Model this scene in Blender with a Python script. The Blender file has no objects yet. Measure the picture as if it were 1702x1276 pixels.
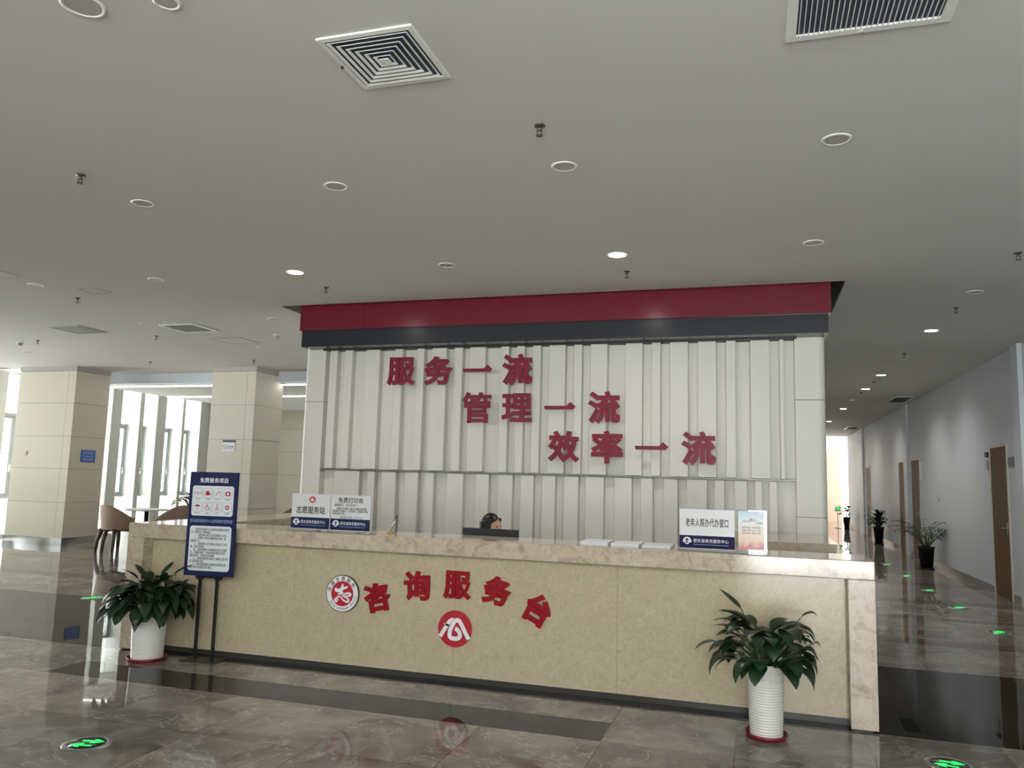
import bpy, bmesh, math, random
from mathutils import Vector, Matrix
SC = bpy.context.scene
COL = SC.collection
PI = math.pi
R = math.radians
rnd = random.Random(7)

# ---------------------------------------------------------------- camera, light, exposure
cd = bpy.data.cameras.new('camera'); cam = bpy.data.objects.new('camera', cd); COL.objects.link(cam)
_p, _y, _r = R(6.8311), R(-17.3826), R(1.5403)
_f = Vector((math.sin(_y)*math.cos(_p), math.cos(_y)*math.cos(_p), math.sin(_p)))
_rt = Vector((math.cos(_y), -math.sin(_y), 0)); _up = _rt.cross(_f)
_r2 = math.cos(_r)*_rt + math.sin(_r)*_up; _u2 = -math.sin(_r)*_rt + math.cos(_r)*_up
cam.matrix_world = Matrix(((_r2.x, _u2.x, -_f.x, 0), (_r2.y, _u2.y, -_f.y, -5.8308), (_r2.z, _u2.z, -_f.z, 1.5861), (0, 0, 0, 1)))
cd.sensor_fit = 'HORIZONTAL'; cd.sensor_width = 36; cd.lens = 1307.84/1702*36
cd.clip_start = 0.05; cd.clip_end = 200
SC.camera = cam

SC.view_settings.view_transform = 'Standard'; SC.view_settings.look = 'None'
SC.view_settings.gamma = 1; SC.view_settings.use_curve_mapping = False
SC.view_settings.exposure = 0.34
SC.cycles.use_denoising = True
SC.cycles.max_bounces = 8; SC.cycles.diffuse_bounces = 5; SC.cycles.caustics_reflective = True; SC.cycles.blur_glossy = .8; SC.cycles.caustics_refractive = False
SC.cycles.sample_clamp_indirect = 6

W = bpy.data.worlds.new('overcast_sky'); SC.world = W; W.use_nodes = True
bg = W.node_tree.nodes['Background']; _t = W.node_tree
# overcast sky above, strength raised below the horizon as added light for the ceiling
_tc = _t.nodes.new('ShaderNodeTexCoord'); _sp = _t.nodes.new('ShaderNodeSeparateXYZ'); _mr = _t.nodes.new('ShaderNodeMapRange')
_t.links.new(_tc.outputs['Generated'], _sp.inputs[0]); _t.links.new(_sp.outputs[2], _mr.inputs[0])
_mr.inputs[1].default_value = -.08; _mr.inputs[2].default_value = .02; _mr.inputs[3].default_value = 25.0; _mr.inputs[4].default_value = 11.0
_t.links.new(_mr.outputs[0], bg.inputs[1]); bg.inputs[0].default_value = (0.97, 0.985, 1.0, 1)

def area(name, loc, rot, sx, sy, power=0, color=(1, 1, 1), portal=False):
    l = bpy.data.lights.new(name, 'AREA'); l.shape = 'RECTANGLE'; l.size = sx; l.size_y = sy
    l.energy = power; l.color = color
    if portal: l.cycles.is_portal = True
    o = bpy.data.objects.new(name, l); COL.objects.link(o); o.location = loc; o.rotation_euler = rot
    return o
# daylight portals at the glazed openings (left window wall, entrance and added high glazing behind the camera, corridor end)
area('daylight_left', (-16.3, 1.5, 1.9), (0, R(-90), 0), 3.7, 25.0, portal=True)
area('daylight_entrance', (-5.0, -9.6, 1.8), (R(90), 0, 0), 22.0, 3.6, portal=True)
area('daylight_corridor', (4.0, 34.3, 1.85), (R(-90), 0, 0), 0.8, 3.6, portal=True)

# ---------------------------------------------------------------- materials
def lin(c):
    c = c.lstrip('#'); v = [int(c[i:i+2], 16)/255 for i in (0, 2, 4)]
    return tuple(x/12.92 if x <= .04045 else ((x+.055)/1.055)**2.4 for x in v) + (1,)
M = {}
def mat(name, col, rough=.5, metal=0, spec=.5, coat=0, emit=None, es=0, alpha=None):
    m = bpy.data.materials.new(name); m.use_nodes = True
    b = m.node_tree.nodes['Principled BSDF']
    b.inputs['Base Color'].default_value = lin(col); b.inputs['Roughness'].default_value = rough
    b.inputs['Metallic'].default_value = metal; b.inputs['Specular IOR Level'].default_value = spec
    if coat: b.inputs['Coat Weight'].default_value = coat; b.inputs['Coat Roughness'].default_value = .05
    if emit: b.inputs['Emission Color'].default_value = lin(emit); b.inputs['Emission Strength'].default_value = es
    M[name] = m
    return m
class NT:
    def __init__(s, m): s.m = m; s.t = m.node_tree; s.b = s.t.nodes.get('Principled BSDF')
    def n(s, typ, **kw):
        n = s.t.nodes.new(typ)
        for k, v in kw.items():
            if k.startswith('_'): setattr(n, k[1:], v)
            else: n.inputs[k.replace('__', ' ')].default_value = v
        return n
    def l(s, a, b): s.t.links.new(a, b)
    def ramp(s, fac, stops):
        r = s.t.nodes.new('ShaderNodeValToRGB'); e = r.color_ramp.elements
        while len(e) < len(stops): e.new(.5)
        for i, (p, c) in enumerate(stops): e[i].position = p; e[i].color = lin(c) if isinstance(c, str) else c
        s.l(fac, r.inputs[0]); return r.outputs[0]
    def mix(s, fac, a, b, mode='MIX'):
        x = s.t.nodes.new('ShaderNodeMix'); x.data_type = 'RGBA'; x.blend_type = mode
        for inp, v in ((x.inputs[0], fac), (x.inputs[6], a), (x.inputs[7], b)):
            if hasattr(v, 'is_linked'): s.l(v, inp)
            elif isinstance(v, (int, float)): inp.default_value = v
            else: inp.default_value = lin(v) if isinstance(v, str) else v
        return x.outputs[2]
def grain(name, col, col2, scale=8, rough=.5, spec=.5, stretch=(1, 1, 1), metal=0, coat=0, bump=0):
    m = mat(name, col, rough, metal, spec, coat); k = NT(m)
    tc = k.n('ShaderNodeTexCoord'); mp = k.n('ShaderNodeMapping', Scale=stretch); k.l(tc.outputs['Object'], mp.inputs[0])
    nz = k.n('ShaderNodeTexNoise', Scale=scale, Detail=4); k.l(mp.outputs[0], nz.inputs[0])
    k.l(k.mix(nz.outputs[0], col, col2), k.b.inputs['Base Color'])
    if bump:
        bp = k.n('ShaderNodeBump', Strength=bump); k.l(nz.outputs[0], bp.inputs['Height']); k.l(bp.outputs[0], k.b.inputs['Normal'])
    return m
def marble(name, base, light, dark, vein, scale=1.0, rough=.12, spec=.6, tile=None, wave=0):
    m = mat(name, base, rough, 0, spec); k = NT(m)
    tc = k.n('ShaderNodeTexCoord'); pos = tc.outputs['Object']
    tint = None
    if tile:
        mp = k.n('ShaderNodeMapping', Location=(-tile[1], -tile[2], 0)); k.l(pos, mp.inputs[0])
        br = k.n('ShaderNodeTexBrick', _offset=0, _squash=1, Color1=(.2, .2, .2, 1), Color2=(.8, .8, .8, 1), Mortar=(0, 0, 0, 1), Scale=1, Mortar__Size=.0022, Mortar__Smooth=0, Bias=0, Brick__Width=tile[0], Row__Height=tile[0])
        k.l(mp.outputs[0], br.inputs[0]); tint = br
        ad = k.n('ShaderNodeVectorMath', _operation='MULTIPLY_ADD'); ad.inputs[1].default_value = (9, 7, 5)
        k.l(br.outputs['Color'], ad.inputs[0]); k.l(pos, ad.inputs[2]); pos = ad.outputs[0]
    w1 = k.n('ShaderNodeTexNoise', Scale=1.1*scale, Detail=3); k.l(pos, w1.inputs[0])
    va = k.n('ShaderNodeVectorMath', _operation='MULTIPLY_ADD'); va.inputs[1].default_value = (1.2, 1.2, 1.2)
    k.l(w1.outputs['Color'], va.inputs[0]); k.l(pos, va.inputs[2])
    n1 = k.n('ShaderNodeTexNoise', Scale=1.6*scale, Detail=7, Roughness=.62); k.l(va.outputs[0], n1.inputs[0])
    c = k.ramp(n1.outputs[0], [(.3, dark), (.5, base), (.7, light)])
    n2 = k.n('ShaderNodeTexNoise', Scale=2.3*scale, Detail=5, Roughness=.55); k.l(va.outputs[0], n2.inputs[0])
    v = k.ramp(n2.outputs[0], [(.485, (0, 0, 0, 1)), (.5, (1, 1, 1, 1)), (.515, (0, 0, 0, 1))])
    vm = k.n('ShaderNodeMath', _operation='MULTIPLY'); k.l(v, vm.inputs[0]); vm.inputs[1].default_value = .55
    c = k.mix(vm.outputs[0], c, vein)
    if tint:
        c = k.mix(.25, c, tint.outputs['Color'], 'OVERLAY')
        c = k.mix(tint.outputs['Fac'], c, '#3a352f')
    k.l(c, k.b.inputs['Base Color'])
    if wave:
        nw = k.n('ShaderNodeTexNoise', Scale=2.2, Detail=1); k.l(tc.outputs['Object'], nw.inputs[0])
        bp = k.n('ShaderNodeBump', Strength=wave, Distance=.02); k.l(nw.outputs[0], bp.inputs['Height']); k.l(bp.outputs[0], k.b.inputs['Normal'])
    return m

mat('ceiling_paint', '#d2d0cc', .9, spec=.1)
marble('floor_marble', '#837d72', '#9e988c', '#635d55', '#bab4a8', 1.3, .035, .17, tile=(.785, -.93, -.83), wave=.05)
marble('floor_dark', '#2f2c29', '#373430', '#262421', '#403c37', 1.0, .03, .08, tile=(.785, -.93, -.44), wave=.05)
marble('floor_stripe', '#6a6157', '#756c61', '#5b534a', '#857b6e', 1.0, .035, .1, tile=(.785, -.93, -.44), wave=.05)
marble('counter_marble', '#c4b5a0', '#d2c5b2', '#a8957f', '#94816c', 3.4, .1, .55)
marble('panel_marble', '#c2b598', '#cbc0a6', '#b7aa8c', '#a89a76', 5.5, .14, .5)
mat('skirting_dark', '#3a3833', .3)
mat('wall_panel', '#d9d7cd', .38, spec=.4)
mat('cream_panel', '#cdc7b7', .42, spec=.35)
mat('groove', '#8f8a7e', .7)
mat('wall_grey', '#d4dbe3', .45, spec=.35)
mat('wall_white', '#e2e1dc', .6)
mat('fin_white', '#dfe1dc', .5)
grain('red_panel', '#6e0e24', '#620c20', 3, .22, .5, (1, 1, .1))
mat('black_panel', '#21262c', .25, spec=.4)
mat('soffit_dark', '#8c8a88', .6)
mat('red_letter', '#7d0a27', .35, spec=.25)
mat('desk_letter', '#950e20', .35, spec=.25)
mat('steel', '#b9bbbd', .14, 1)
mat('steel_brushed', '#a8a8a6', .32, 1)
mat('grey_metal', '#8d9093', .4, .6)
mat('white_plastic', '#e6e5e0', .4)
mat('grey_plastic', '#a8a59e', .5)
mat('dark_plastic', '#1b2024', .35)
mat('black_matte', '#121314', .5)
mat('black_metal', '#17191a', .35, .3)
mat('duct_dark', '#3a4654', .8)
mat('duct_grey', '#7f7f78', .6)
mat('lens_off', '#b5b0a6', .35)
mat('trim_grey', '#77756f', .35, .5)
mat('lamp_on', '#ffffff', .5, emit='#fff6ea', es=40)
mat('strip_on', '#ffffff', .5, emit='#f6f8f2', es=7.0)
mat('reflector', '#c8c6c0', .2, .8)
mat('chrome', '#d0d0d0', .1, 1)
mat('brass_dark', '#6a625a', .3, .8)
mat('wood_door', '#63491f', .55, spec=.3)
mat('wood_beige', '#b39a86', .5)
mat('door_frame', '#cdcabf', .4)
mat('pot_white', '#e4e2dc', .2, spec=.6)
mat('saucer_red', '#7c1a22', .35)
mat('saucer_black', '#15181b', .3)
mat('soil', '#2c241d', .95)
grain('leaf', '#152c1a', '#203f20', 5, .36, .45)
grain('leaf_dark', '#16321f', '#20452a', 6, .35, .5)
mat('stem', '#39572c', .5)
mat('flower_white', '#e8e4d0', .5)
mat('paper', '#e9ebea', .6)
mat('acrylic_white', '#dcdcdb', .25)
mat('navy', '#15204c', .45, spec=.25)
mat('navy_dark', '#1c2040', .3)
mat('violet_navy', '#170f44', .5, spec=.15)
mat('text_white', '#f0f0f2', .5)
mat('text_black', '#16161a', .5)
mat('text_pale', '#9fb0d8', .5)
mat('text_grey', '#5a5a60', .5)
mat('print_red', '#b51a30', .4)
mat('print_darkred', '#7a1018', .4)
mat('ring_dark', '#3a1a16', .4)
mat('sign_blue', '#2f5fae', .4)
mat('board_white', '#e3e9ea', .35)
mat('exit_green', '#1fd060', .4, emit='#18f060', es=1.1)
mat('exit_body', '#0d2417', .15)
mat('chair_tan', '#8c7563', .6)
mat('chair_brown', '#43302a', .35)
mat('chair_inner', '#a08873', .6)
mat('skin', '#c99a84', .5)
mat('hair', '#0c0a0a', .45)
mat('shirt', '#23262c', .8)
mat('trouser', '#191b20', .8)
mat('frame_grey', '#b0b5b8', .4)
mat('yellow', '#c9a53a', .4)
mat('sky_card', '#b9c9d6', .5)
def glass(name, tint=(.95, .96, .95, 1), gl=.08):
    m = bpy.data.materials.new(name); m.use_nodes = True; t = m.node_tree; t.nodes.clear()
    o = t.nodes.new('ShaderNodeOutputMaterial'); mx = t.nodes.new('ShaderNodeMixShader'); tr = t.nodes.new('ShaderNodeBsdfTransparent'); g = t.nodes.new('ShaderNodeBsdfGlossy')
    tr.inputs[0].default_value = tint; g.inputs['Roughness'].default_value = .02; mx.inputs[0].default_value = gl
    t.links.new(tr.outputs[0], mx.inputs[1]); t.links.new(g.outputs[0], mx.inputs[2]); t.links.new(mx.outputs[0], o.inputs[0]); M[name] = m
glass('window_glass'); glass('acrylic_clear', (.9, .93, .92, 1), .12)
# poster: sky blue over a warm horizon, printed on the sheet
def poster_mat():
    m = mat('poster_print', '#cfd8dc', .25); k = NT(m); tc = k.n('ShaderNodeTexCoord'); sp = k.n('ShaderNodeSeparateXYZ'); k.l(tc.outputs['Object'], sp.inputs[0])
    nz = k.n('ShaderNodeTexNoise', Scale=22, Detail=4); k.l(tc.outputs['Object'], nz.inputs[0])
    a = k.n('ShaderNodeMath', _operation='MULTIPLY_ADD'); a.inputs[1].default_value = .09; k.l(nz.outputs[0], a.inputs[0]); k.l(sp.outputs[2], a.inputs[2])
    mr = k.n('ShaderNodeMapRange'); mr.inputs[1].default_value = .045; mr.inputs[2].default_value = .35; k.l(a.outputs[0], mr.inputs[0])
    k.l(k.ramp(mr.outputs[0], [(0, '#a8434d'), (.16, '#c0696a'), (.27, '#dcb196'), (.5, '#ddd0bf'), (.75, '#d3dadb'), (1, '#a9bfd6')]), k.b.inputs['Base Color'])
poster_mat()
# tea-room louvre ceiling, striped
# ---------------------------------------------------------------- mesh helpers
class MB:
    def __init__(s): s.bm = bmesh.new()
    def box(s, x0, x1, y0, y1, z0, z1, mi=0):
        v = [s.bm.verts.new((x, y, z)) for x in (x0, x1) for y in (y0, y1) for z in (z0, z1)]
        for f in ((0, 1, 3, 2), (4, 6, 7, 5), (0, 4, 5, 1), (2, 3, 7, 6), (0, 2, 6, 4), (1, 5, 7, 3)):
            s.bm.faces.new([v[i] for i in f]).material_index = mi
        return s
    def prism(s, pts, axis, a, b, mi=0):
        def P(u, v, w): return (w, u, v) if axis == 'x' else ((u, w, v) if axis == 'y' else (u, v, w))
        A = [s.bm.verts.new(P(u, v, a)) for u, v in pts]; B = [s.bm.verts.new(P(u, v, b)) for u, v in pts]
        n = len(pts)
        s.bm.faces.new(A).material_index = mi; s.bm.faces.new(B[::-1]).material_index = mi
        for i in range(n): s.bm.faces.new((A[i], B[i], B[(i+1) % n], A[(i+1) % n])).material_index = mi
        return s
    def lathe(s, prof, c=(0, 0, 0), n=24, cap=True, mi=0):
        rings = []
        for r, z in prof:
            rings.append([s.bm.verts.new((c[0]+r*math.cos(2*PI*i/n), c[1]+r*math.sin(2*PI*i/n), c[2]+z)) for i in range(n)])
        for a, b in zip(rings, rings[1:]):
            for i in range(n):
                f = s.bm.faces.new((a[i], a[(i+1) % n], b[(i+1) % n], b[i])); f.material_index = mi; f.smooth = True
        if cap:
            s.bm.faces.new(rings[0][::-1]).material_index = mi; s.bm.faces.new(rings[-1]).material_index = mi
        return s
    def tube(s, pts, rad, n=8, mi=0):
        pts = [Vector(p) for p in pts]; rad = rad if isinstance(rad, (list, tuple)) else [rad]*len(pts)
        rings = []; prev = None
        for i, p in enumerate(pts):
            d = (pts[min(i+1, len(pts)-1)] - pts[max(i-1, 0)]).normalized()
            if prev is None: prev = d.orthogonal().normalized()
            u = (prev - d*prev.dot(d)).normalized(); prev = u; w = d.cross(u)
            rings.append([s.bm.verts.new(p + rad[i]*(math.cos(2*PI*k/n)*u + math.sin(2*PI*k/n)*w)) for k in range(n)])
        for a, b in zip(rings, rings[1:]):
            for i in range(n):
                f = s.bm.faces.new((a[i], a[(i+1) % n], b[(i+1) % n], b[i])); f.material_index = mi; f.smooth = True
        s.bm.faces.new(rings[0][::-1]).material_index = mi; s.bm.faces.new(rings[-1]).material_index = mi
        return s
    def grid(s, fn, nu, nv, smooth=True, mi=0):
        g = [[s.bm.verts.new(fn(i/nu, j/nv)) for j in range(nv+1)] for i in range(nu+1)]
        for i in range(nu):
            for j in range(nv):
                f = s.bm.faces.new((g[i][j], g[i+1][j], g[i+1][j+1], g[i][j+1])); f.smooth = smooth; f.material_index = mi
        return s
    def poly(s, pts, mi=0):
        s.bm.faces.new([s.bm.verts.new(p) for p in pts]).material_index = mi; return s
    def stroke(s, pts, w, y=0, t=.004, mi=0):
        """flat ribbon of varying width in the xz plane, thickness t towards -y"""
        P = [Vector(p) for p in pts]; w = w if isinstance(w, (list, tuple)) else [w]*len(P)
        L = []; Rr = []
        for i, p in enumerate(P):
            d = (P[min(i+1, len(P)-1)] - P[max(i-1, 0)]).normalized(); nn = Vector((-d.y, d.x))
            L.append(p + nn*w[i]/2); Rr.append(p - nn*w[i]/2)
        fr = [[s.bm.verts.new((q.x, y-t, q.y)) for q in X] for X in (L, Rr)]; bk = [[s.bm.verts.new((q.x, y, q.y)) for q in X] for X in (L, Rr)]
        for i in range(len(P)-1):
            for f in ((fr[0][i], fr[1][i], fr[1][i+1], fr[0][i+1]), (bk[0][i], bk[0][i+1], bk[1][i+1], bk[1][i]), (fr[0][i], fr[0][i+1], bk[0][i+1], bk[0][i]), (fr[1][i], bk[1][i], bk[1][i+1], fr[1][i+1])):
                s.bm.faces.new(f).material_index = mi
        return s
    def bevel(s, w=.005, seg=2):
        bmesh.ops.bevel(s.bm, geom=[e for e in s.bm.edges], offset=w, segments=seg, affect='EDGES', profile=.5); return s
    def obj(s, name, m, parent=None, loc=None, rot=None, recalc=True):
        if recalc: bmesh.ops.recalc_face_normals(s.bm, faces=s.bm.faces)
        me = bpy.data.meshes.new(name); s.bm.to_mesh(me); s.bm.free()
        for x in (m if isinstance(m, (list, tuple)) else [m]): me.materials.append(M[x])
        return link(name, me, parent, loc, rot)
def link(name, data, parent=None, loc=None, rot=None):
    o = bpy.data.objects.new(name, data); COL.objects.link(o)
    if parent: o.parent = parent
    if loc: o.location = loc
    if rot: o.rotation_euler = rot
    return o
def tag(o, label, cat, group=None):
    o['label'] = label; o['category'] = cat
    if group: o['group'] = group
    return o
def thing(name, label, cat, loc=(0, 0, 0), rz=0, group=None):
    o = link(name, None, None, loc, (0, 0, rz)); return tag(o, label, cat, group)
def struct(o): o['kind'] = 'structure'; return o
def lab(o, s): o['label'] = s; return o
def copy_tree(o, parent=None):
    c = o.copy(); COL.objects.link(c)
    if parent: c.parent = parent
    for ch in list(o.children): copy_tree(ch, c)
    return c
_dg = [None]
def text_mesh(s, size=1, bold=0, ext=0, lh=1.0, align='CENTER', wx=1.0):
    """characters as a mesh in the xz plane, facing -y, centred on the origin"""
    cu = bpy.data.curves.new('lettering', 'FONT'); cu.body = s; cu.size = 1; cu.bevel_depth = bold; cu.bevel_resolution = 0; cu.extrude = max(ext/size/2, .0004)
    cu.align_x = align; cu.space_line = lh; cu.resolution_u = 3
    o = bpy.data.objects.new('lettering', cu); COL.objects.link(o)
    dg = bpy.context.evaluated_depsgraph_get(); me = bpy.data.meshes.new_from_object(o.evaluated_get(dg))
    bpy.data.objects.remove(o); bpy.data.curves.remove(cu); me.materials.clear()
    xs = [v.co.x for v in me.vertices]; ys = [v.co.y for v in me.vertices]
    cx, cy = (min(xs)+max(xs))/2, (min(ys)+max(ys))/2
    zm = max(abs(v.co.z) for v in me.vertices); zt = (ext/2 if ext else .0003)
    for v in me.vertices:
        x, y, z = v.co; v.co = ((x-cx)*size*wx, -math.copysign(zt*(1 if abs(z) > .6*zm else .97), z), (y-cy)*size)
    for p in me.polygons: p.use_smooth = False
    me.update()
    return me, (max(xs)-min(xs))*size*wx, (max(ys)-min(ys))*size
def text(name, s, w, loc, m, parent=None, bold=0, ext=0, h=None, lh=1.0, align='CENTER', rot=None, left=False):
    """lettering fitted to a width w (and, if given, a height h)"""
    me, tw, th = text_mesh(s, 1, bold, 0, lh, align)
    sx = w/tw; sz = (h/th) if h else sx
    for v in me.vertices: v.co.x *= sx; v.co.z *= sz
    me.materials.append(M[m]); me.update()
    return link(name, me, parent, loc, rot)

# ================================================================ SETTING
HC = 3.66; XW = 3.553; XL = -16.0; YB = -9.5
# floor cut into tile fields
xs = [-20, -5.3, -.935, 8]; ys = [-10.5, -.83, -.44, 0.0, 2.15, 3.4, 3.75, 5.15, 5.4, 6.7, 7.1, 8.9, 9.4, 12.2, 12.6, 15.5, 15.9, 19, 19.4, 23, 23.4, 27, 27.4, 36.5]
fm = MB()
for i in range(len(xs)-1):
    for j in range(len(ys)-1):
        y0 = ys[j]; mi = 0
        if y0 == -.83 and i == 1: mi = 1
        elif y0 == 0.0: mi = 1
        elif y0 in (3.4, 6.7): mi = 2
        elif y0 in (5.15, 8.9, 12.2, 15.5, 19, 23, 27): mi = 2
        fm.poly([(xs[i], y0, 0), (xs[i+1], y0, 0), (xs[i+1], ys[j+1], 0), (xs[i], ys[j+1], 0)], mi)
bmesh.ops.remove_doubles(fm.bm, verts=fm.bm.verts, dist=1e-4)
fl = struct(fm.obj('floor', ['floor_marble', 'floor_dark', 'floor_stripe']))
# ceiling with the slot over the feature wall
cb = MB(); sx0, sx1, sy0, sy1 = -5.72, .877, 2.585, 4.2
cb.box(-16.9, sx0, YB-.4, 8.25, HC, HC+.1).box(sx0, sx1, YB-.4, sy0, HC, HC+.1).box(sx1, 8, YB-.4, 36.4, HC, HC+.1).box(sx0, sx1, sy1, 36.4, HC, HC+.1).box(-16.9, sx0, 8.25, 15.6, HC, HC+.1)
ceil = struct(cb.obj('ceiling', 'ceiling_paint'))
MB().box(sx0, sx0+.01, sy0, sy1, HC, HC+.45).box(sx1-.01, sx1, sy0, sy1, HC, HC+.45).box(sx0, sx1, sy0, sy0+.01, HC, HC+.45).box(sx0, sx1, sy1-.01, sy1, HC, HC+.45).box(sx0, sx1, sy0, sy1, HC+.45, HC+.48).obj('ceiling_slot', 'soffit_dark', ceil)

# --- right corridor wall with four door openings
DOORS = [(7.58, 8.42), (14.25, 15.2), (16.1, 16.95), (22.6, 23.5)]; DH = 2.26
wr = MB(); y = YB
for a, b in DOORS:
    wr.box(XW, XW+.25, y, a, 0, HC); wr.box(XW, XW+.25, a, b, DH, HC); y = b
wr.box(XW, XW+.25, y, 29.3, 0, HC)
wr = struct(wr.obj('wall_right', 'wall_grey'))
for a, b in ((6.68, 7.0), (15.5, 15.98), (24.0, 24.5)): MB().box(XW-.06, XW, a, b, 0, HC).obj('pilaster', 'wall_grey', wr)
y = YB
bs = MB()
for a, b in DOORS + [(29.3, 29.3)]:
    bs.box(XW-.012, XW, y, a-.06, 0, .11); y = b+.06
struct(bs.obj('baseboard_right', 'steel_brushed'))
for i, (a, b) in enumerate(DOORS):
    d = struct(link('door_%d' % (i+1), None, None, (XW, (a+b)/2, 0))); h = (b-a)/2
    MB().box(-.02, .2, -h-.05, -h, 0, DH+.05).box(-.02, .2, h, h+.05, 0, DH+.05).box(-.02, .2, -h, h, DH-.0, DH+.05).obj('door_frame', 'door_frame', d)
    lf = MB().box(-.012, .05, -h, h, .008, DH).obj('door_leaf', 'wood_door', d)
    MB().box(-.02, -.012, -h+.05, -h+.1, .95, 1.13).tube([(-.012, -h+.075, 1.04), (-.06, -h+.075, 1.04), (-.063, -h+.19, 1.04)], .009).obj('door_handle', 'steel_brushed', lf)
# corridor end
ew = MB().box(.3, 3.72, 34, 34.3, 0, HC).box(4.32, 8, 34, 34.3, 0, HC).box(3.72, 4.32, 34, 34.3, 3.5, HC)
ew = struct(ew.obj('wall_far', 'wood_beige'))
MB().box(.3, 3.72, 33.93, 34, 3.3, HC).obj('wall_header', 'wall_white', ew)
we = struct(link('window_1', None, None, (4.02, 34.1, 0)))
MB().box(-.3, -.26, -.03, .03, 0, 3.5).box(.26, .3, -.03, .03, 0, 3.5).box(-.26, .26, -.03, .03, 2.45, 2.5).box(-.26, .26, -.03, .03, 3.45, 3.5).box(-.26, .26, -.03, .03, 0, .06).box(-.02, .02, -.03, .03, .06, 2.45).obj('window_frame', 'white_plastic', we)
MB().box(-.26, .26, -.006, .006, .06, 3.45).obj('window_pane', 'window_glass', we)
MB().box(-.06, -.04, -.08, -.04, 1.0, 1.3).box(-.06, -.04, -.08, -.04, 1.75, 1.85).obj('door_handle', 'black_matte', we)
struct(MB().box(XW+.25, 8, 29.05, 29.3, 0, HC).obj('wall_side', 'wall_grey'))

# --- core block behind the reception: feature wall
YW = 2.927; XA, XB = -5.526, .689
core = struct(MB().box(XA+.05, XB-.05, YW+.2, 33.9, 0, HC).obj('wall_core', 'wall_white'))
fw = struct(MB().box(XA+.3, XB-.3, YW+.105, YW+.2, 0, 3.17).obj('wall_feature', 'wall_panel'))
MB().box(XA+.26, XB-.26, YW+.1, YW+.105, 1.652, 3.17).obj('upper_panel', 'wall_panel', fw)
up = [(-5.17, -5.067), (-4.963, -4.855), (-4.665, -4.472), (-4.267, -4.165), (-3.971, -3.874), (-3.773, -3.579), (-3.477, -3.374), (-3.281, -3.082), (-2.89, -2.788), (-2.69, -2.596), (-2.496, -2.399), (-2.299, -2.103), (-2.003, -1.908), (-1.809, -1.614), (-1.408, -1.217), (-1.115, -1.017), (-.916, -.716), (-.613, -.416), (-.314, -.213), (-.061, .134), (.236, .281)]
lo = [(-5.034, -4.685), (-4.575, -4.476), (-4.379, -4.193), (-4.07, -3.899), (-3.805, -3.693), (-3.526, -3.317), (-3.161, -2.999), (-2.875, -2.709), (-2.611, -2.455), (-2.352, -2.199), (-2.097, -1.93), (-1.847, -1.64), (-1.519, -1.326), (-1.23, -1.097), (-.978, -.829), (-.73, -.517), (-.441, -.336), (-.232, -.105), (-.026, .047), (.12, .198)]
for a, b in up: MB().box(a, b, YW, YW+.1, 1.652, 3.135).bevel(.004, 1).obj('rib', 'wall_panel', fw)
for a, b in lo: MB().box(a, b, YW+.012, YW+.105, .1, 1.628).bevel(.004, 1).obj('rib', 'wall_panel', fw)
tr = struct(MB().box(-5.233, .388, YW-.006, YW+.1, 1.635, 1.647).obj('trim_1', 'trim_grey'))
for nm, a, b in (('wall_end_left', XA, -5.233), ('wall_end_right', .388, XB)):
    e = MB(); zz = [0, 1.264, 1.272, 2.482, 2.490, 3.17]
    def rr(x0, x1, y0, y1, r, left):
        pts = []
        if left:
            pts = [(x1, y1), (x1, y0)] + [(x0+r-r*math.sin(t*PI/8), y0+r-r*math.cos(t*PI/8)) for t in range(5)] + [(x0, y1)]
        else:
            pts = [(x0, y1), (x0, y0)] + [(x1-r+r*math.sin(t*PI/8), y0+r-r*math.cos(t*PI/8)) for t in range(5)] + [(x1, y1)]
        return pts
    for k in range(0, 6, 2): e.prism(rr(a, b, YW, YW+.6, .06, nm.endswith('left')), 'z', zz[k], zz[k+1])
    e.prism(rr(a+.004, b-.004, YW+.006, YW+.6, .06, nm.endswith('left')), 'z', .05, 3.15, 1)
    struct(e.obj(nm, ['wall_panel', 'groove']))
# fascia bands
t2 = struct(MB().box(-5.445, .712, 2.68, YW+.2, 3.15, 3.352).obj('trim_2', 'black_panel'))
MB().box(-5.26, .41, YW-.03, YW+.098, 3.135, 3.15).obj('shadow_gap', 'black_matte', t2)
t3 = MB()
nx = 7
for i in range(nx):
    a = -5.465 + i*(.738+5.465)/nx; b = -5.465 + (i+1)*(.738+5.465)/nx
    t3.box(a+.0006, b-.0006, 2.652, YW+.2, 3.352, HC+.42)
struct(t3.obj('trim_3', 'red_panel'))

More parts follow.
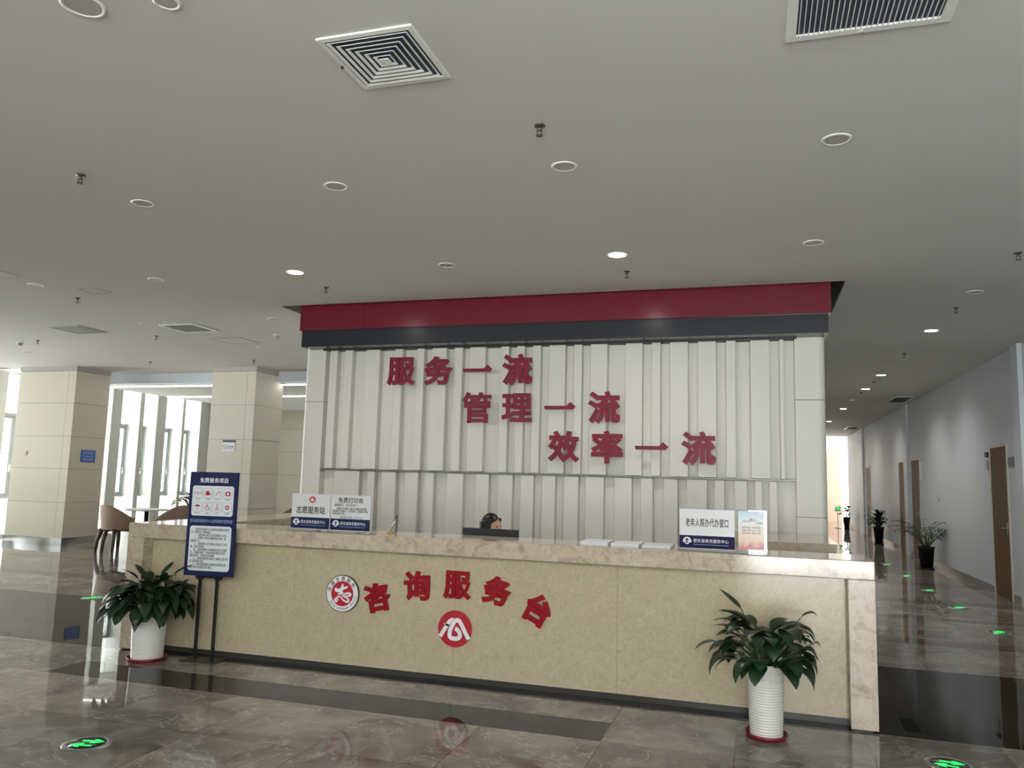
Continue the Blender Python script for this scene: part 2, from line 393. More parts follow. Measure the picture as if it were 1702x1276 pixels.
# --- left window wall: fins and narrow windows
WF = [(.2, .4), (2.0, 2.08), (3.6, 3.95), (4.55, 4.7), (5.2, 5.55), (6.15, 6.3), (6.85, 7.2), (7.8, 7.95), (8.5, 8.85), (9.45, 9.6), (10.15, 10.48), (11.1, 11.25), (11.73, 12.08), (12.73, 12.84), (13.48, 13.84)]
wl = MB().box(XL-.3, XL, YB, WF[0][0], 0, HC).box(XL-.3, XL, 13.84, 15.5, 0, HC).box(XL-.3, XL, WF[0][0], 13.84, 3.62, HC).box(XL-.3, XL, WF[0][0], 13.84, 0, .06)
wl = struct(wl.obj('wall_left', 'wall_white'))
for a, b in WF: MB().box(XL-.3, XL+.4, a, b, .06, 3.62).obj('fin', 'fin_white', wl)
wn = 2
for (a0, a), (b, b1) in zip(WF, WF[1:]):
    y0, y1 = a, b; h = (y1-y0)/2
    w = struct(link('window_%d' % wn, None, None, (XL-.05, (y0+y1)/2, 0))); wn += 1
    MB().box(-.03, .03, -.012, .012, 2.74, 3.62).box(-.03, .03, -.012, .012, .06, .84).obj('mullion', 'frame_grey', w)
    MB().box(-.05, .1, -h, h, 2.68, 2.74).box(-.05, .1, -h, h, .84, .9).obj('window_sill', 'frame_grey', w)
    MB().box(-.008, .008, -h, h, .06, 3.62).obj('window_pane', 'window_glass', w)
    cs = MB().box(-.03, .06, -h, -h+.06, .9, 2.68).box(-.03, .06, h-.1, h, .9, 2.68).box(-.03, .06, -h+.06, h-.1, .9, .96).box(-.03, .06, -h+.06, h-.1, 2.62, 2.68).obj('casement', 'frame_grey', w)
    MB().box(.06, .085, h-.07, h-.03, 1.42, 1.6).box(.085, .105, h-.065, h-.035, 1.46, 1.52).obj('window_handle', 'white_plastic', cs)
# --- rear wall of the lounge, bulkhead and slatted lower ceiling
rw = struct(MB().box(-16.3, -5.45, 15.0, 15.25, 0, HC).obj('wall_lounge', 'cream_panel'))
MB().box(-15.9, -5.5, 14.995, 15.0, 2.19, 2.2).box(-15.9, -5.5, 14.995, 15.0, 1.5, 1.51).box(-15.9, -5.5, 14.995, 15.0, 2.88, 2.89).obj('panel_joint', 'groove', rw)
bh = MB().box(-14.3, -5.5, 8.22, 8.3, 3.44, HC)
bh = struct(bh.obj('ceiling_bulkhead', 'wall_grey'))
sl = MB(); yy = 8.36
while yy < 14.6:
    if yy > 8.37: sl.box(-14.3, -5.5, yy, yy+.07, 3.41, 3.47)
    yy += .1
sl.box(-14.3, -5.5, 8.3, 14.8, 3.56, 3.6)
sl.obj('ceiling_slats', 'wall_white', bh)
for a in (8.302, 10.5):
    lt = link('strip_light', None, None, (-9.9, a+.03, 3.378))
    MB().box(-4.35, 4.35, -.028, .027, .012, .0315).obj('housing', 'white_plastic', lt); MB().box(-4.35, 4.35, -.028, .027, .004, .012).obj('diffuser', 'strip_on', lt)
    MB().box(-4.35, 4.35, -.0285, -.028, .004, .028).obj('diffuser_front', 'strip_on', lt)
    tag(lt, 'long white linear strip light along the %s edge of the slatted lounge ceiling' % ('front' if a < 9 else 'rear'), 'strip light', 'strip lights in the slatted lounge ceiling')

# --- rear (entrance) wall behind the viewer with entrance glazing; high window band added to light the hall
wb = MB().box(-16.3, -15.6, YB-.3, YB, 0, HC).box(-11.0, -.2, YB-.3, YB, 0, 2.75).box(2.4, 8, YB-.3, YB, 0, HC).box(-15.6, 2.4, YB-.3, YB, 3.5, HC).box(-15.6, -11.0, YB-.3, YB, 0, 3.5)
wb = struct(wb.obj('wall_back', 'wall_white'))
for i, (a, b, z0, z1) in enumerate(((-11.0, -.2, 2.75, 3.5), (-.2, 2.4, 0, 3.5))):
    w = struct(link('window_%d' % (60+i), None, None, (0, YB-.15, 0))); fr = MB(); n = max(2, int((b-a)/1.15))
    for k in range(n+1):
        x = a + (b-a)*k/n; fr.box(x-.035, x+.035, -.05, .05, z0, z1)
    fr.box(a, b, -.05, .05, z1-.06, z1)
    fr.obj('window_frame', 'frame_grey', w); MB().box(a, b, -.006, .006, z0, z1).obj('window_pane', 'window_glass', w)

# --- square panelled columns
def column(x0, x1, y0, y1, label):
    t = thing('column', label, 'column', ((x0+x1)/2, (y0+y1)/2, 0), 0, 'panelled square columns'); hx, hy = (x1-x0)/2, (y1-y0)/2
    zz = [.13, .85, 1.535, 2.2, 2.893, 3.565]
    MB().box(-hx+.012, hx-.012, -hy+.012, hy-.012, 0, HC).obj('joint', 'groove', t)
    for a, b in zip(zz, zz[1:]):
        m = MB()
        m.box(-hx, hx-.2, -hy, hy, a+.004, b-.004); m.box(hx-.194, hx, -hy, hy, a+.004, b-.004)
        m.obj('panel', 'cream_panel', t)
    MB().box(-hx-.004, hx+.004, -hy-.004, hy+.004, 3.572, HC).obj('capital', 'grey_plastic', t)
    MB().box(-hx-.012, hx+.012, -hy-.012, hy+.012, 0, .14).box(-hx-.016, hx+.016, -hy-.016, hy+.016, 0, .07).obj('baseboard', 'steel', t)
    return t
column(-15.006, -13.478, 6.959, 7.859, 'wider cream panelled square column at the far left with a blue sign on its side')
column(-10.509, -9.485, 7.459, 8.414, 'narrower cream panelled square column behind the signboard with a no smoking plate')

# ================================================================ RECEPTION DESK
DL, DR, DHt, DD = -5.39, .742, 1.1, .53
dk = thing('reception_desk', 'long beige marble reception desk with red lettering on its front', 'reception desk', (0, 0, 0))
MB().box(DL, DR, 0, DD, .974, DHt).bevel(.006).obj('countertop', 'counter_marble', dk)
MB().box(DL, -5.214, 0, DD, .012, .974).bevel(.004).obj('leg', 'counter_marble', dk)
MB().box(.5725, DR, 0, DD, .012, .974).bevel(.004).obj('leg', 'counter_marble', dk)
EP = .12
KP = (5.8308+EP)/(5.8308+.09)
pj = [-5.214, -4.415, -3.736, -2.286, -1.0, .5725]
fp = MB()
for a, b in zip(pj, pj[1:]): fp.box(a+.0008, b-.0008, EP, EP+.03, .045, .974)
fp.obj('front_panel', 'panel_marble', dk)
MB().box(-5.36, .71, EP+.012, EP+.028, 0, .05).box(-5.36, -5.22, .02, EP+.012, 0, .012).box(.58, .71, .02, EP+.012, 0, .012).obj('skirting', 'skirting_dark', dk)
MB().box(DL, -4.795, DD+.002, YW-.002, .974, DHt).box(DL, DL+.05, DD+.002, YW-.002, 0, .974).box(-4.86, -4.81, DD+.06, YW-.002, 0, .974).obj('side_counter', 'counter_marble', dk)
MB().box(-4.7, .5, DD+.0, 1.0, .72, .75).box(-4.7, .5, DD, DD+.02, .1, .72).obj('worktop', 'wall_white', dk)
rc = thing('side_cabinet', 'short marble topped cabinet standing against the right end of the ribbed wall', 'cabinet', (.16, 2.2, 0))
MB().box(-.46, .5, -.68, .72, 1.02, 1.1).obj('top', 'counter_marble', rc)
MB().box(-.42, .46, -.62, .72, 0, 1.02).obj('body', 'counter_marble', rc)

# ---- raised letters on the wall and desk
YI = [(-.5, -.06), (.27, -.06), (.33, -.06), (.42, .1), (.54, -.02), (.46, -.1), (-.47, -.1), (-.5, -.06)]
def letter(ch, x, z, y, size, label, group, bold=.02, thick=.025, rot=0, back=.03, w=1.0, m='red_letter'):
    t = thing('sign_letter', label, 'letter', (x, y, z), 0, group)
    if ch == '一':
        P = [(-.5, .05), (.22, .05), (.34, .17), (.5, .03), (.42, -.06), (-.47, -.06)]
        o = MB().prism([(a*size, b*size) for a, b in P], 'y', -thick, 0).obj('letter_face', ['red_letter'], t)
    else:
        me, tw, th = text_mesh(ch, size, bold, thick)
        k = size/max(tw, th)
        for v in me.vertices: v.co.x *= k*w; v.co.z *= k; v.co.y -= thick/2
        me.materials.append(M[m]); me.update()
        o = link('letter_face', me, t)
    o.rotation_euler = (0, rot, 0)
    if back > .01:
        for px in (-.25, .25): MB().box(px*size-.004, px*size+.004, 0, back, -.004, .004).obj('standoff', 'steel_brushed', t)
    return t
G1 = 'raised red characters on the ribbed wall'
rows = [(2.845, [('服', -4.136), ('务', -3.646), ('一', -3.145), ('流', -2.657)], 'top'),
        (2.400, [('管', -3.144), ('理', -2.650), ('一', -2.139), ('流', -1.630)], 'middle'),
        (1.958, [('效', -2.085), ('率', -1.592), ('一', -1.100), ('流', -.600)], 'bottom')]
for z, cs, rn in rows:
    for k, (c, x) in enumerate(cs):
        letter(c, x, z, YW-.075, .365, 'raised red character %s on the ribbed wall, %s in the %s row' % (c, ('first', 'second', 'third', 'last')[k], rn), G1, {'管': .022, '理': .027, '服': .032, '率': .034}.get(c, .038), .022, 0, .074)
G2 = 'raised red characters on the desk front'
for k, (c, x, z, a) in enumerate([('咨', -2.94, .603, -14), ('询', -2.596, .718, -4), ('服', -2.253, .744, 0), ('务', -1.924, .72, 12), ('台', -1.594, .604, 27)]):
    letter(c, x*KP, 1.586+(z-1.586)*KP, EP-.002, .232, 'red block character %s on the desk front, %s of the arc of five' % (c, ('first', 'second', 'middle', 'fourth', 'last')[k]), G2, {'服': .036, '询': .036, '咨': .042}.get(c, .05), .02, R(a), .002, 1.0, 'desk_letter')

# ---- emblem (volunteer roundel) and red logo disc
def disc(r, y0, y1, m, name, parent, rin=0, n=48):
    b = MB()
    if rin:
        for i in range(n):
            a0, a1 = 2*PI*i/n, 2*PI*(i+1)/n
            q = [(r*math.cos(a0), r*math.sin(a0)), (r*math.cos(a1), r*math.sin(a1)), (rin*math.cos(a1), rin*math.sin(a1)), (rin*math.cos(a0), rin*math.sin(a0))]
            for yy, fl_ in ((y0, 0), (y1, 1)): b.poly([(u, yy, v) for u, v in q])
            b.poly([(q[0][0], y0, q[0][1]), (q[1][0], y0, q[1][1]), (q[1][0], y1, q[1][1]), (q[0][0], y1, q[0][1])])
            b.poly([(q[2][0], y0, q[2][1]), (q[3][0], y0, q[3][1]), (q[3][0], y1, q[3][1]), (q[2][0], y1, q[2][1])])
        bmesh.ops.remove_doubles(b.bm, verts=b.bm.verts, dist=1e-6)
    else: b.prism([(r*math.cos(2*PI*i/n), r*math.sin(2*PI*i/n)) for i in range(n)], 'y', y0, y1)
    return b.obj(name, m, parent)
def smooth(pts, n=6):
    P = [Vector(p) for p in pts]; out = []
    for i in range(len(P)-1):
        p0, p1, p2, p3 = P[max(i-1, 0)], P[i], P[i+1], P[min(i+2, len(P)-1)]
        for k in range(n):
            t = k/n; out.append(.5*((2*p1)+(p2-p0)*t+(2*p0-5*p1+4*p2-p3)*t*t+(3*p1-p0-3*p2+p3)*t**3))
    out.append(P[-1]); return [(p.x, p.y) for p in out]
def arc_text(s, r, a0, a1, size, m, parent, y, outward=True, name='lettering'):
    n = len(s); bmx = bmesh.new()
    for i, ch in enumerate(s):
        if ch == ' ': continue
        a = R(a0 + (a1-a0)*(i/(n-1))); me, tw, th = text_mesh(ch, size, .01)
        rot = a - PI/2 if outward else a + PI/2
        me.transform(Matrix.Translation((r*math.cos(a), y, r*math.sin(a))) @ Matrix.Rotation(-rot, 4, 'Y'))
        bmx.from_mesh(me); bpy.data.meshes.remove(me)
    me = bpy.data.meshes.new(name); bmx.to_mesh(me); bmx.free(); me.materials.append(M[m]); return link(name, me, parent)
def emblem_art(parent, r, y, full=True):
    """white swirl of the volunteer roundel, in units of the disc radius"""
    T = lambda p: ((p[0]-437)/365*r, -(p[1]-655)/425*r)
    P = [(430, 425), (452, 428), (472, 500), (565, 462), (540, 525), (450, 572), (442, 605), (478, 620), (420, 682), (330, 682), (385, 622), (330, 634), (270, 604), (258, 545), (300, 518), (330, 558), (390, 528), (415, 478)]
    b = MB().prism([T(p) for p in P], 'y', y-.002, y)
    S = smooth([T(p) for p in [(440, 694), (510, 648), (585, 632), (628, 655), (600, 692), (520, 702), (450, 706), (530, 738), (585, 780), (580, 825), (530, 830), (450, 780), (390, 722), (345, 735), (290, 795), (290, 838), (325, 835), (350, 775)]], 4)
    b.stroke(S, [.07*r + .05*r*math.sin(PI*i/len(S)*3)**2 for i in range(len(S))], y, .002)
    return b.obj('swirl', 'text_white', parent)
em = thing('round_emblem', 'round red and white volunteer emblem left of the desk lettering', 'emblem', (-3.253*KP, EP-.002, 1.586+(.613-1.586)*KP))
er = .149
disc(er, -.02, 0, 'ring_dark', 'rim', em); disc(er*.965, -.0205, -.02, 'text_white', 'face', em); disc(er*.675, -.0225, -.0205, 'print_red', 'inner_disc', em)
emblem_art(em, er, -.0228)
arc_text('中国志愿服务', er*.815, 165, 38, .037, 'text_black', em, -.0213)
arc_text('China Volunteer Service', er*.82, 214, 352, .027, 'text_grey', em, -.0213, False)
def logo_art(parent, r, y, m='text_white', mats=None, clip=True):
    T = lambda p: ((p[0]-672)/382*r, -(p[1]-632)/430*r)
    b = MB(); k = r/382
    S = smooth([T(p) for p in [(345, 832), (415, 700), (480, 585), (545, 470), (595, 415), (645, 385)]], 5)
    b.stroke(S, [84*k*(1-max(0, (i/len(S)-.5)*2)**2*.95) for i in range(len(S))], y, .002)
    b.stroke([T((412, 520)), T((470, 540)), T((545, 565))], [12*k, 40*k, 44*k], y, .002)
    S = smooth([T(p) for p in [(1000, 848), (920, 700), (840, 545), (775, 440), (728, 420), (675, 450), (620, 545), (575, 660), (560, 770), (585, 840), (680, 858), (765, 838), (800, 775), (775, 690), (720, 635), (685, 615)]], 5)
    b.stroke(S, [90*k]*len(S), y, .002)
    return b.obj('logo_mark', m, parent)
lg = thing('round_logo', 'round red logo disc with white strokes under the desk lettering', 'logo', (-2.262*KP, EP-.002, 1.586+(.411-1.586)*KP))
disc(.139, -.016, 0, 'print_red', 'disc', lg); logo_art(lg, .139, -.0162)

# ================================================================ SIGNS ON THE COUNTER
def logo_small(parent, r, x, z, y):
    o = MB(); n = 14
    S = [(x+r*math.cos(R(200-220*i/n)), z-.1*r+r*math.sin(R(200-220*i/n))) for i in range(n+1)]
    o.stroke(S, r*.45, y, .0006)
    S = [(x+.55*r*math.cos(R(130+290*i/n)), z-.25*r+.6*r*math.sin(R(130+290*i/n))) for i in range(n+1)]
    o.stroke(S, r*.32, y, .0006); o.stroke([(x, z+.1*r), (x+.2*r, z-.3*r)], r*.25, y, .0006)
    return o.obj('logo_mark', 'text_white', parent)
def counter_sign(label, x, y, w, h, band, rz=0, tilt=0):
    t = thing('counter_sign', label, 'sign', (x, y, DHt), rz, 'acrylic signs on the counter')
    MB().box(-w/2-.008, w/2+.008, -.045, .045, 0, .018).bevel(.003).obj('base', 'acrylic_clear', t)
    MB().box(-w/2, w/2, -.006, .006, .018, h).obj('panel', 'acrylic_white', t)
    bh_ = h*.30
    MB().box(-w/2, w/2, -.0068, -.006, .022, .022+bh_).obj('name_band', band, t)
    zb = .022+bh_*.56
    logo_small(t, bh_*.27, -w*.36, zb, -.0068)
    text('lettering', '肥东县政务服务中心', w*.64, (.075*w, -.0073, zb+.004), 'text_white', t, .0, h=bh_*.3)
    MB().box(-w*.25, w*.39, -.0072, -.0068, zb-bh_*.28, zb-bh_*.25).obj('underline', 'text_pale', t)
    return t
s1 = counter_sign('white acrylic sign with a round red emblem above big characters, at the desk left end', -3.6, .09, .365, .31, 'navy')
disc(.028, -.0075, -.006, 'print_red', 'emblem', s1).location = (.012, 0, .262); emblem_art(s1, .032, -.0078).location = (.012, 0, .262); disc(.035, -.0074, -.006, 'text_white', 'emblem_ring', s1, .029).location = (.012, 0, .262); disc(.037, -.0074, -.006, 'print_red', 'emblem_rim', s1, .0355).location = (.012, 0, .262)
text('lettering', '志愿服务站', .275, (.0, -.0074, .175), 'text_black', s1, .012, h=.062)
s2 = counter_sign('white acrylic sign full of small print, beside the emblem sign at the desk left end', -3.222, .085, .365, .31, 'navy')
text('lettering', '免费打印处', .235, (.0, -.0074, .268), 'text_black', s2, .012, h=.046)
text('lettering', '温馨提示：复印在东门', .215, (-.045, -.0074, .228), 'text_black', s2, .004, h=.021)
text('lettering', '　　免费打印仅限于窗口办理业务所需\n的材料打印服务，打印5张，如需多印请\n到复印处打印。', .325, (-.005, -.0074, .178), 'text_black', s2, .006, h=.062, align='LEFT')
text('lettering', '监督投诉电话：67721618', .21, (.01, -.0074, .128), 'text_grey', s2, .004, h=.019)
s3 = counter_sign('white acrylic sign with one line of tall black characters, near the desk right end', -.352, .09, .385, .30, 'violet_navy')
text('lettering', '老年人帮办代办窗口', .3, (.0, -.0074, .205), 'text_black', s3, .014, h=.062)
po = thing('poster_stand', 'small pale poster in a clear acrylic stand at the right end of the counter', 'poster stand', (-.045, .085, DHt), 0)
MB().box(-.105, .105, -.05, .05, 0, .016).bevel(.003).obj('base', 'acrylic_clear', po)
MB().box(-.105, .105, -.003, .004, .016, .305).obj('holder', 'acrylic_clear', po)
MB().box(-.088, .088, -.0045, -.0032, .03, .298).obj('poster', 'poster_print', po)
text('lettering', '社会主义', .055, (-.035, -.0052, .228), 'text_black', po, .004)
text('lettering', '核心', .05, (.012, -.0052, .238), 'print_red', po, .01)
text('lettering', '价值观', .045, (.053, -.0052, .218), 'text_black', po, .004)
text('lettering', '富强 民主 文明 和谐\n自由 平等 公正 法治\n爱国 敬业 诚信 友善', .125, (.0, -.0052, .165), 'print_darkred', po, .006, lh=1.35)
disc(.014, -.005, -.0032, 'text_white', 'badge', po).location = (.078, 0, .29)

# ---- pen on its stand, papers, monitor
pn = thing('counter_pen', 'silver and black pen leaning in its yellow based holder on the counter', 'pen', (-2.96, .3, DHt))
MB().lathe([(.028, 0), (.03, .004), (.027, .01), (.01, .014)], n=20).obj('base', 'yellow', pn)
MB().tube([(-.005, 0, .012), (.028, 0, .075), (.052, 0, .145)], [.006, .007, .006]).obj('barrel', 'chrome', pn)
MB().tube([(.052, 0, .143), (.056, 0, .152)], [.006, .004]).tube([(.056, .002, .15), (.058, .003, .08), (.056, .003, .02), (.045, .002, .004)], .0035).obj('cord', 'black_matte', pn)
for k, (x, w, n, yo) in enumerate([(-1.19, .21, 3, .02), (-.955, .21, 2, .01), (-.72, .21, 2, 0)]):
    p = MB(); hh = .026-.003*k; rr_ = random.Random(k)
    for j in range(8):
        o = rr_.uniform(-.004, .004); p.box(x-w/2+o, x+w/2+o, .14+yo+o, .437+yo+o, hh*j/8, hh*(j+1)/8-.0006)
    p.box(x+w/2-.01, x+w/2-.004, .13+yo, .15+yo, 0, hh)
    for v in p.bm.verts: v.co.x -= x
    tag(p.obj('paper_stack', 'paper', None, (x, 0, DHt)), 'low stack of white leaflets on the counter, %s of the three in a row' % ('leftmost', 'middle', 'rightmost')[k], 'papers', 'leaflet stacks on the counter')
mo = thing('computer_monitor', 'black computer monitor seen from behind over the counter', 'monitor', (-2.215, .74, .752))
MB().box(-.255, .255, -.018, .012, .1, .395).bevel(.006).obj('housing', 'dark_plastic', mo)
MB().box(-.24, .24, .012, .014, .115, .38).obj('screen', 'black_matte', mo)
MB().box(-.03, .03, -.03, -.012, .012, .3).box(-.11, .11, -.1, .08, 0, .012).obj('stand', 'dark_plastic', mo)

# ---- seated attendant
def skin_mesh(name, chains, m, parent, levels=1):
    """chains: list of (points, radii); one continuous skin surface"""
    me = bpy.data.meshes.new(name); bm = bmesh.new(); lay = bm.verts.layers.skin.verify(); idx = {}
    def V(p, r):
        key = tuple(round(c, 4) for c in p)
        if key not in idx:
            v = bm.verts.new(p); idx[key] = v; v[lay].radius = (r, r)
        return idx[key]
    first = True
    for pts, rad in chains:
        prev = None
        for p, r in zip(pts, rad):
            v = V(p, r)
            if first: v[lay].use_root = True; first = False
            if prev is not None and prev is not v and not bm.edges.get((prev, v)): bm.edges.new((prev, v))
            prev = v
    bm.to_mesh(me); bm.free(); o = link(name, me, None)
    o.modifiers.new('skin', 'SKIN').use_smooth_shade = True
    s = o.modifiers.new('sub', 'SUBSURF'); s.levels = levels; s.render_levels = levels
    dg = bpy.context.evaluated_depsgraph_get(); m2 = bpy.data.meshes.new_from_object(o.evaluated_get(dg)); bpy.data.objects.remove(o)
    m2.materials.clear(); m2.materials.append(M[m])
    for p in m2.polygons: p.use_smooth = True
    return link(name, m2, parent)
pe = thing('person', 'person with black hair sitting behind the monitor, face turned to the right', 'person', (-2.43, 1.36, 0), R(74))
# local frame: the person faces -y; z up from the floor; seat at .45, crown about 1.25
pv = (0, .02, .53)
ch = [([pv, (0, .03, .66), (0, .03, .80), (0, .02, .92), (0, .0, .985), (0, -.01, 1.03)], [.13, .115, .12, .10, .05, .048])]
for s in (-1, 1):
    ch.append(([(0, .02, .92), (.10*s, .02, .915), (.175*s, .02, .885), (.215*s, -.02, .76), (.215*s, -.06, .66), (.20*s, -.19, .69), (.17*s, -.3, .735), (.165*s, -.36, .755)], [.10, .08, .058, .045, .04, .036, .027, .03]))
    ch.append(([pv, (.09*s, 0, .52), (.10*s, -.2, .53), (.10*s, -.40, .52), (.10*s, -.42, .40), (.10*s, -.40, .22), (.10*s, -.39, .09), (.10*s, -.43, .045), (.10*s, -.54, .03)], [.13, .10, .085, .065, .058, .05, .038, .038, .03]))
    for k in range(4):
        bx = (.165+.012*(k-1.5))*s; L = (.026, .03, .028, .022)[k]
        ch.append(([(.165*s, -.36, .755), (bx, -.40, .762), (bx, -.40-L, .763), (bx, -.40-1.9*L, .755)], [.03, .009, .0085, .007]))
    ch.append(([(.165*s, -.36, .755), ((.165-.035)*s, -.385, .757), ((.165-.045)*s, -.41, .755)], [.03, .01, .008]))
body = skin_mesh('body', ch, 'skin', pe)
# head: shaped ellipsoid with jaw, nose, brow, lips, ears
def head_pt(u, v):
    th = 2*PI*u; ph = PI*(v-.5)
    x = .073*math.cos(ph)*math.sin(th); yv = -.093*math.cos(ph)*math.cos(th); z = .115*math.sin(ph)
    if z < 0: x *= 1-.32*(-z/.115)**1.2; yv = yv*(1-.12*(-z/.115)) - .008*(-z/.115)
    f = max(0, -yv/.093)
    nose = math.exp(-(x/.012)**2)*math.exp(-((z+.018)/.022)**2)*f; yv -= .024*nose
    yv -= .006*math.exp(-(x/.022)**2)*math.exp(-((z+.058)/.010)**2)*f
    yv += .008*(math.exp(-((abs(x)-.03)/.014)**2)*math.exp(-((z-.006)/.013)**2))*f
    yv -= .005*math.exp(-(x/.02)**2)*math.exp(-((z+.095)/.014)**2)*f
    return (x, yv-.02, z+1.125)
hd = MB().grid(head_pt, 40, 28); bmesh.ops.remove_doubles(hd.bm, verts=hd.bm.verts, dist=1e-4)
for s in (-1, 1): hd.lathe([(.004, -.028), (.011, -.02), (.014, 0), (.012, .018), (.004, .026)], (s*.07, -.008, 1.118), 10)
hd = hd.obj('head', 'skin', pe)
for s in (-1, 1): MB().lathe([(.002, -.006), (.009, -.003), (.011, 0), (.009, .003), (.002, .006)], (s*.03, -.099, 1.131), 10).obj('eye', 'hair', hd)
ml = MB().box(-.02, .02, -.1115, -.1, 1.062, 1.07).bevel(.003).obj('mouth', 'print_darkred', hd)
def hair_pt(u, v):
    th = 2*PI*u; ph = PI*(v*.72-.22); x = .086*math.cos(ph)*math.sin(th); yv = -.1*math.cos(ph)*math.cos(th); z = .128*math.sin(ph)
    fr_ = -yv/.1
    if fr_ > .35: z = max(z, .056 + .03*math.cos(x*30)); 
    return (x, max(yv, -.098)+.001*fr_-.012+(.012 if fr_ < 0 else 0), z+1.126)
hr = MB().grid(hair_pt, 36, 20)
hr.grid(lambda u, v: (.103*math.sin(PI*(u-.5)*1.32)*(1-.1*v), .012+.085*math.cos(PI*(u-.5)*1.3)-.004*v, 1.17-.21*v), 16, 8)
hr = hr.obj('hair', 'hair', pe)
# clothes: jacket and trousers a little outside the body
cj = [([(0, .02, .60), (0, .03, .68), (0, .03, .80), (0, .02, .92), (0, .005, .97)], [.14, .128, .132, .112, .066])]
for s in (-1, 1): cj.append(([(0, .02, .92), (.10*s, .02, .915), (.178*s, .02, .888), (.218*s, -.02, .76), (.218*s, -.06, .66), (.203*s, -.19, .69), (.176*s, -.28, .728)], [.112, .09, .068, .055, .05, .046, .037]))
skin_mesh('jacket', cj, 'shirt', pe)
ct = [([(0, .02, .53), (0, .022, .60)], [.142, .138])]
for s in (-1, 1): ct.append(([(0, .02, .53), (.09*s, 0, .52), (.10*s, -.2, .53), (.10*s, -.40, .52), (.10*s, -.42, .40), (.10*s, -.40, .22), (.10*s, -.39, .1)], [.142, .11, .095, .075, .068, .06, .05]))
skin_mesh('trousers', ct, 'trouser', pe)
oc = thing('office_chair', 'dark office chair hidden behind the reception counter under the seated person', 'chair', (-2.43, 1.36, 0), R(74))
MB().box(-.23, .23, -.2, .26, .37, .42).bevel(.02).obj('seat', 'black_matte', oc)
MB().box(-.21, .21, .26, .3, .5, .92).bevel(.015).obj('backrest', 'black_matte', oc)
MB().box(-.03, .03, .24, .29, .37, .55).obj('bracket', 'black_metal', oc); MB().tube([(0, .02, .37), (0, .02, .08)], .025).obj('post', 'black_metal', oc)
for k in range(5):
    a = 2*PI*k/5; lgg = MB().tube([(0, .02, .09), (.27*math.cos(a), .02+.27*math.sin(a), .07)], .018).obj('leg', 'black_metal', oc)
    MB().lathe([(.02, 0), (.025, .02), (.02, .05)], (.27*math.cos(a), .02+.27*math.sin(a), .002), 10).obj('caster', 'black_matte', lgg)

# ================================================================ SIGNBOARD
sb = thing('signboard', 'navy blue notice board with white panels on a black two pole stand', 'signboard', (-4.462, -.045, 0), R(6))
BW, BZ0, BZ1 = .455, .695, 1.57
MB().box(-.17, .17, -.1, .1, 0, .006).obj('base', 'black_metal', sb)
for x in (-.085, .075):
    MB().box(x-.011, x+.011, -.01, .012, .006, .9).obj('pole', 'black_metal', sb)
MB().box(-.13, .12, -.008, .008, BZ0-.02, BZ0-.004).box(-.115, -.065, -.012, .012, BZ0-.035, BZ0-.018).box(.055, .105, -.012, .012, BZ0-.035, BZ0-.018).obj('bracket', 'black_metal', sb)
bd = MB().box(-BW/2, BW/2, -.034, -.014, BZ0, BZ1).bevel(.002, 1).obj('board', 'navy', sb)
def rrect(w, h, r, n=5):
    P = []
    for cx, cy, a0 in ((w/2-r, h/2-r, 0), (-w/2+r, h/2-r, 90), (-w/2+r, -h/2+r, 180), (w/2-r, -h/2+r, 270)):
        P += [(cx+r*math.cos(R(a0+90*k/n)), cy+r*math.sin(R(a0+90*k/n))) for k in range(n+1)]
    return P
text('lettering', '免费服务项目', .265, (.0, -.0352, 1.50), 'text_white', bd, .012)
ip = MB().prism(rrect(.39, .255, .022), 'y', -.0352, -.034).obj('icon_panel', 'board_white', bd); ip.location = (.0, 0, 1.325)
text('lettering', '肥东县政务服务中心志愿者服务管理制度', .4, (.0, -.0352, 1.155), 'text_pale', bd, .0, h=.03)
tp = MB().prism(rrect(.39, .375, .025), 'y', -.0352, -.034).obj('text_panel', 'board_white', bd); tp.location = (0, 0, .925)
text('lettering', '　　为规范政务服务中心志愿者的志愿服务各项工\n作，特制定以下管理制度。\n　　一、志愿者要认真学习各项管理统一安排。\n　　二、志愿者上岗时应佩戴服务标识牌，着\n装整洁大方。\n　　三、志愿者要主动引导群众办理业务工作热\n情，礼貌文明服务。\n　　四、志愿者要遵守纪律按照规定岗位开展服\n务，不得擅自离岗，如有特殊情况要及时说明\n请假并报告，由管理员安排调整。\n　　五、志愿者要保护群众隐私上岗期间注意文明\n言行规范服务标准。\n　　六、志愿者要按规定记录服务时间填写志愿\n服务记录并由管理员签字确认。', .36, (0, -.0014-.034, .925), 'text_black', bd, .008, h=.34, align='LEFT')
caps = ['老花镜', '充电设备', '针线包 笔', '急救药箱', '便民雨伞', '轮椅', '剪刀', '志愿服务']
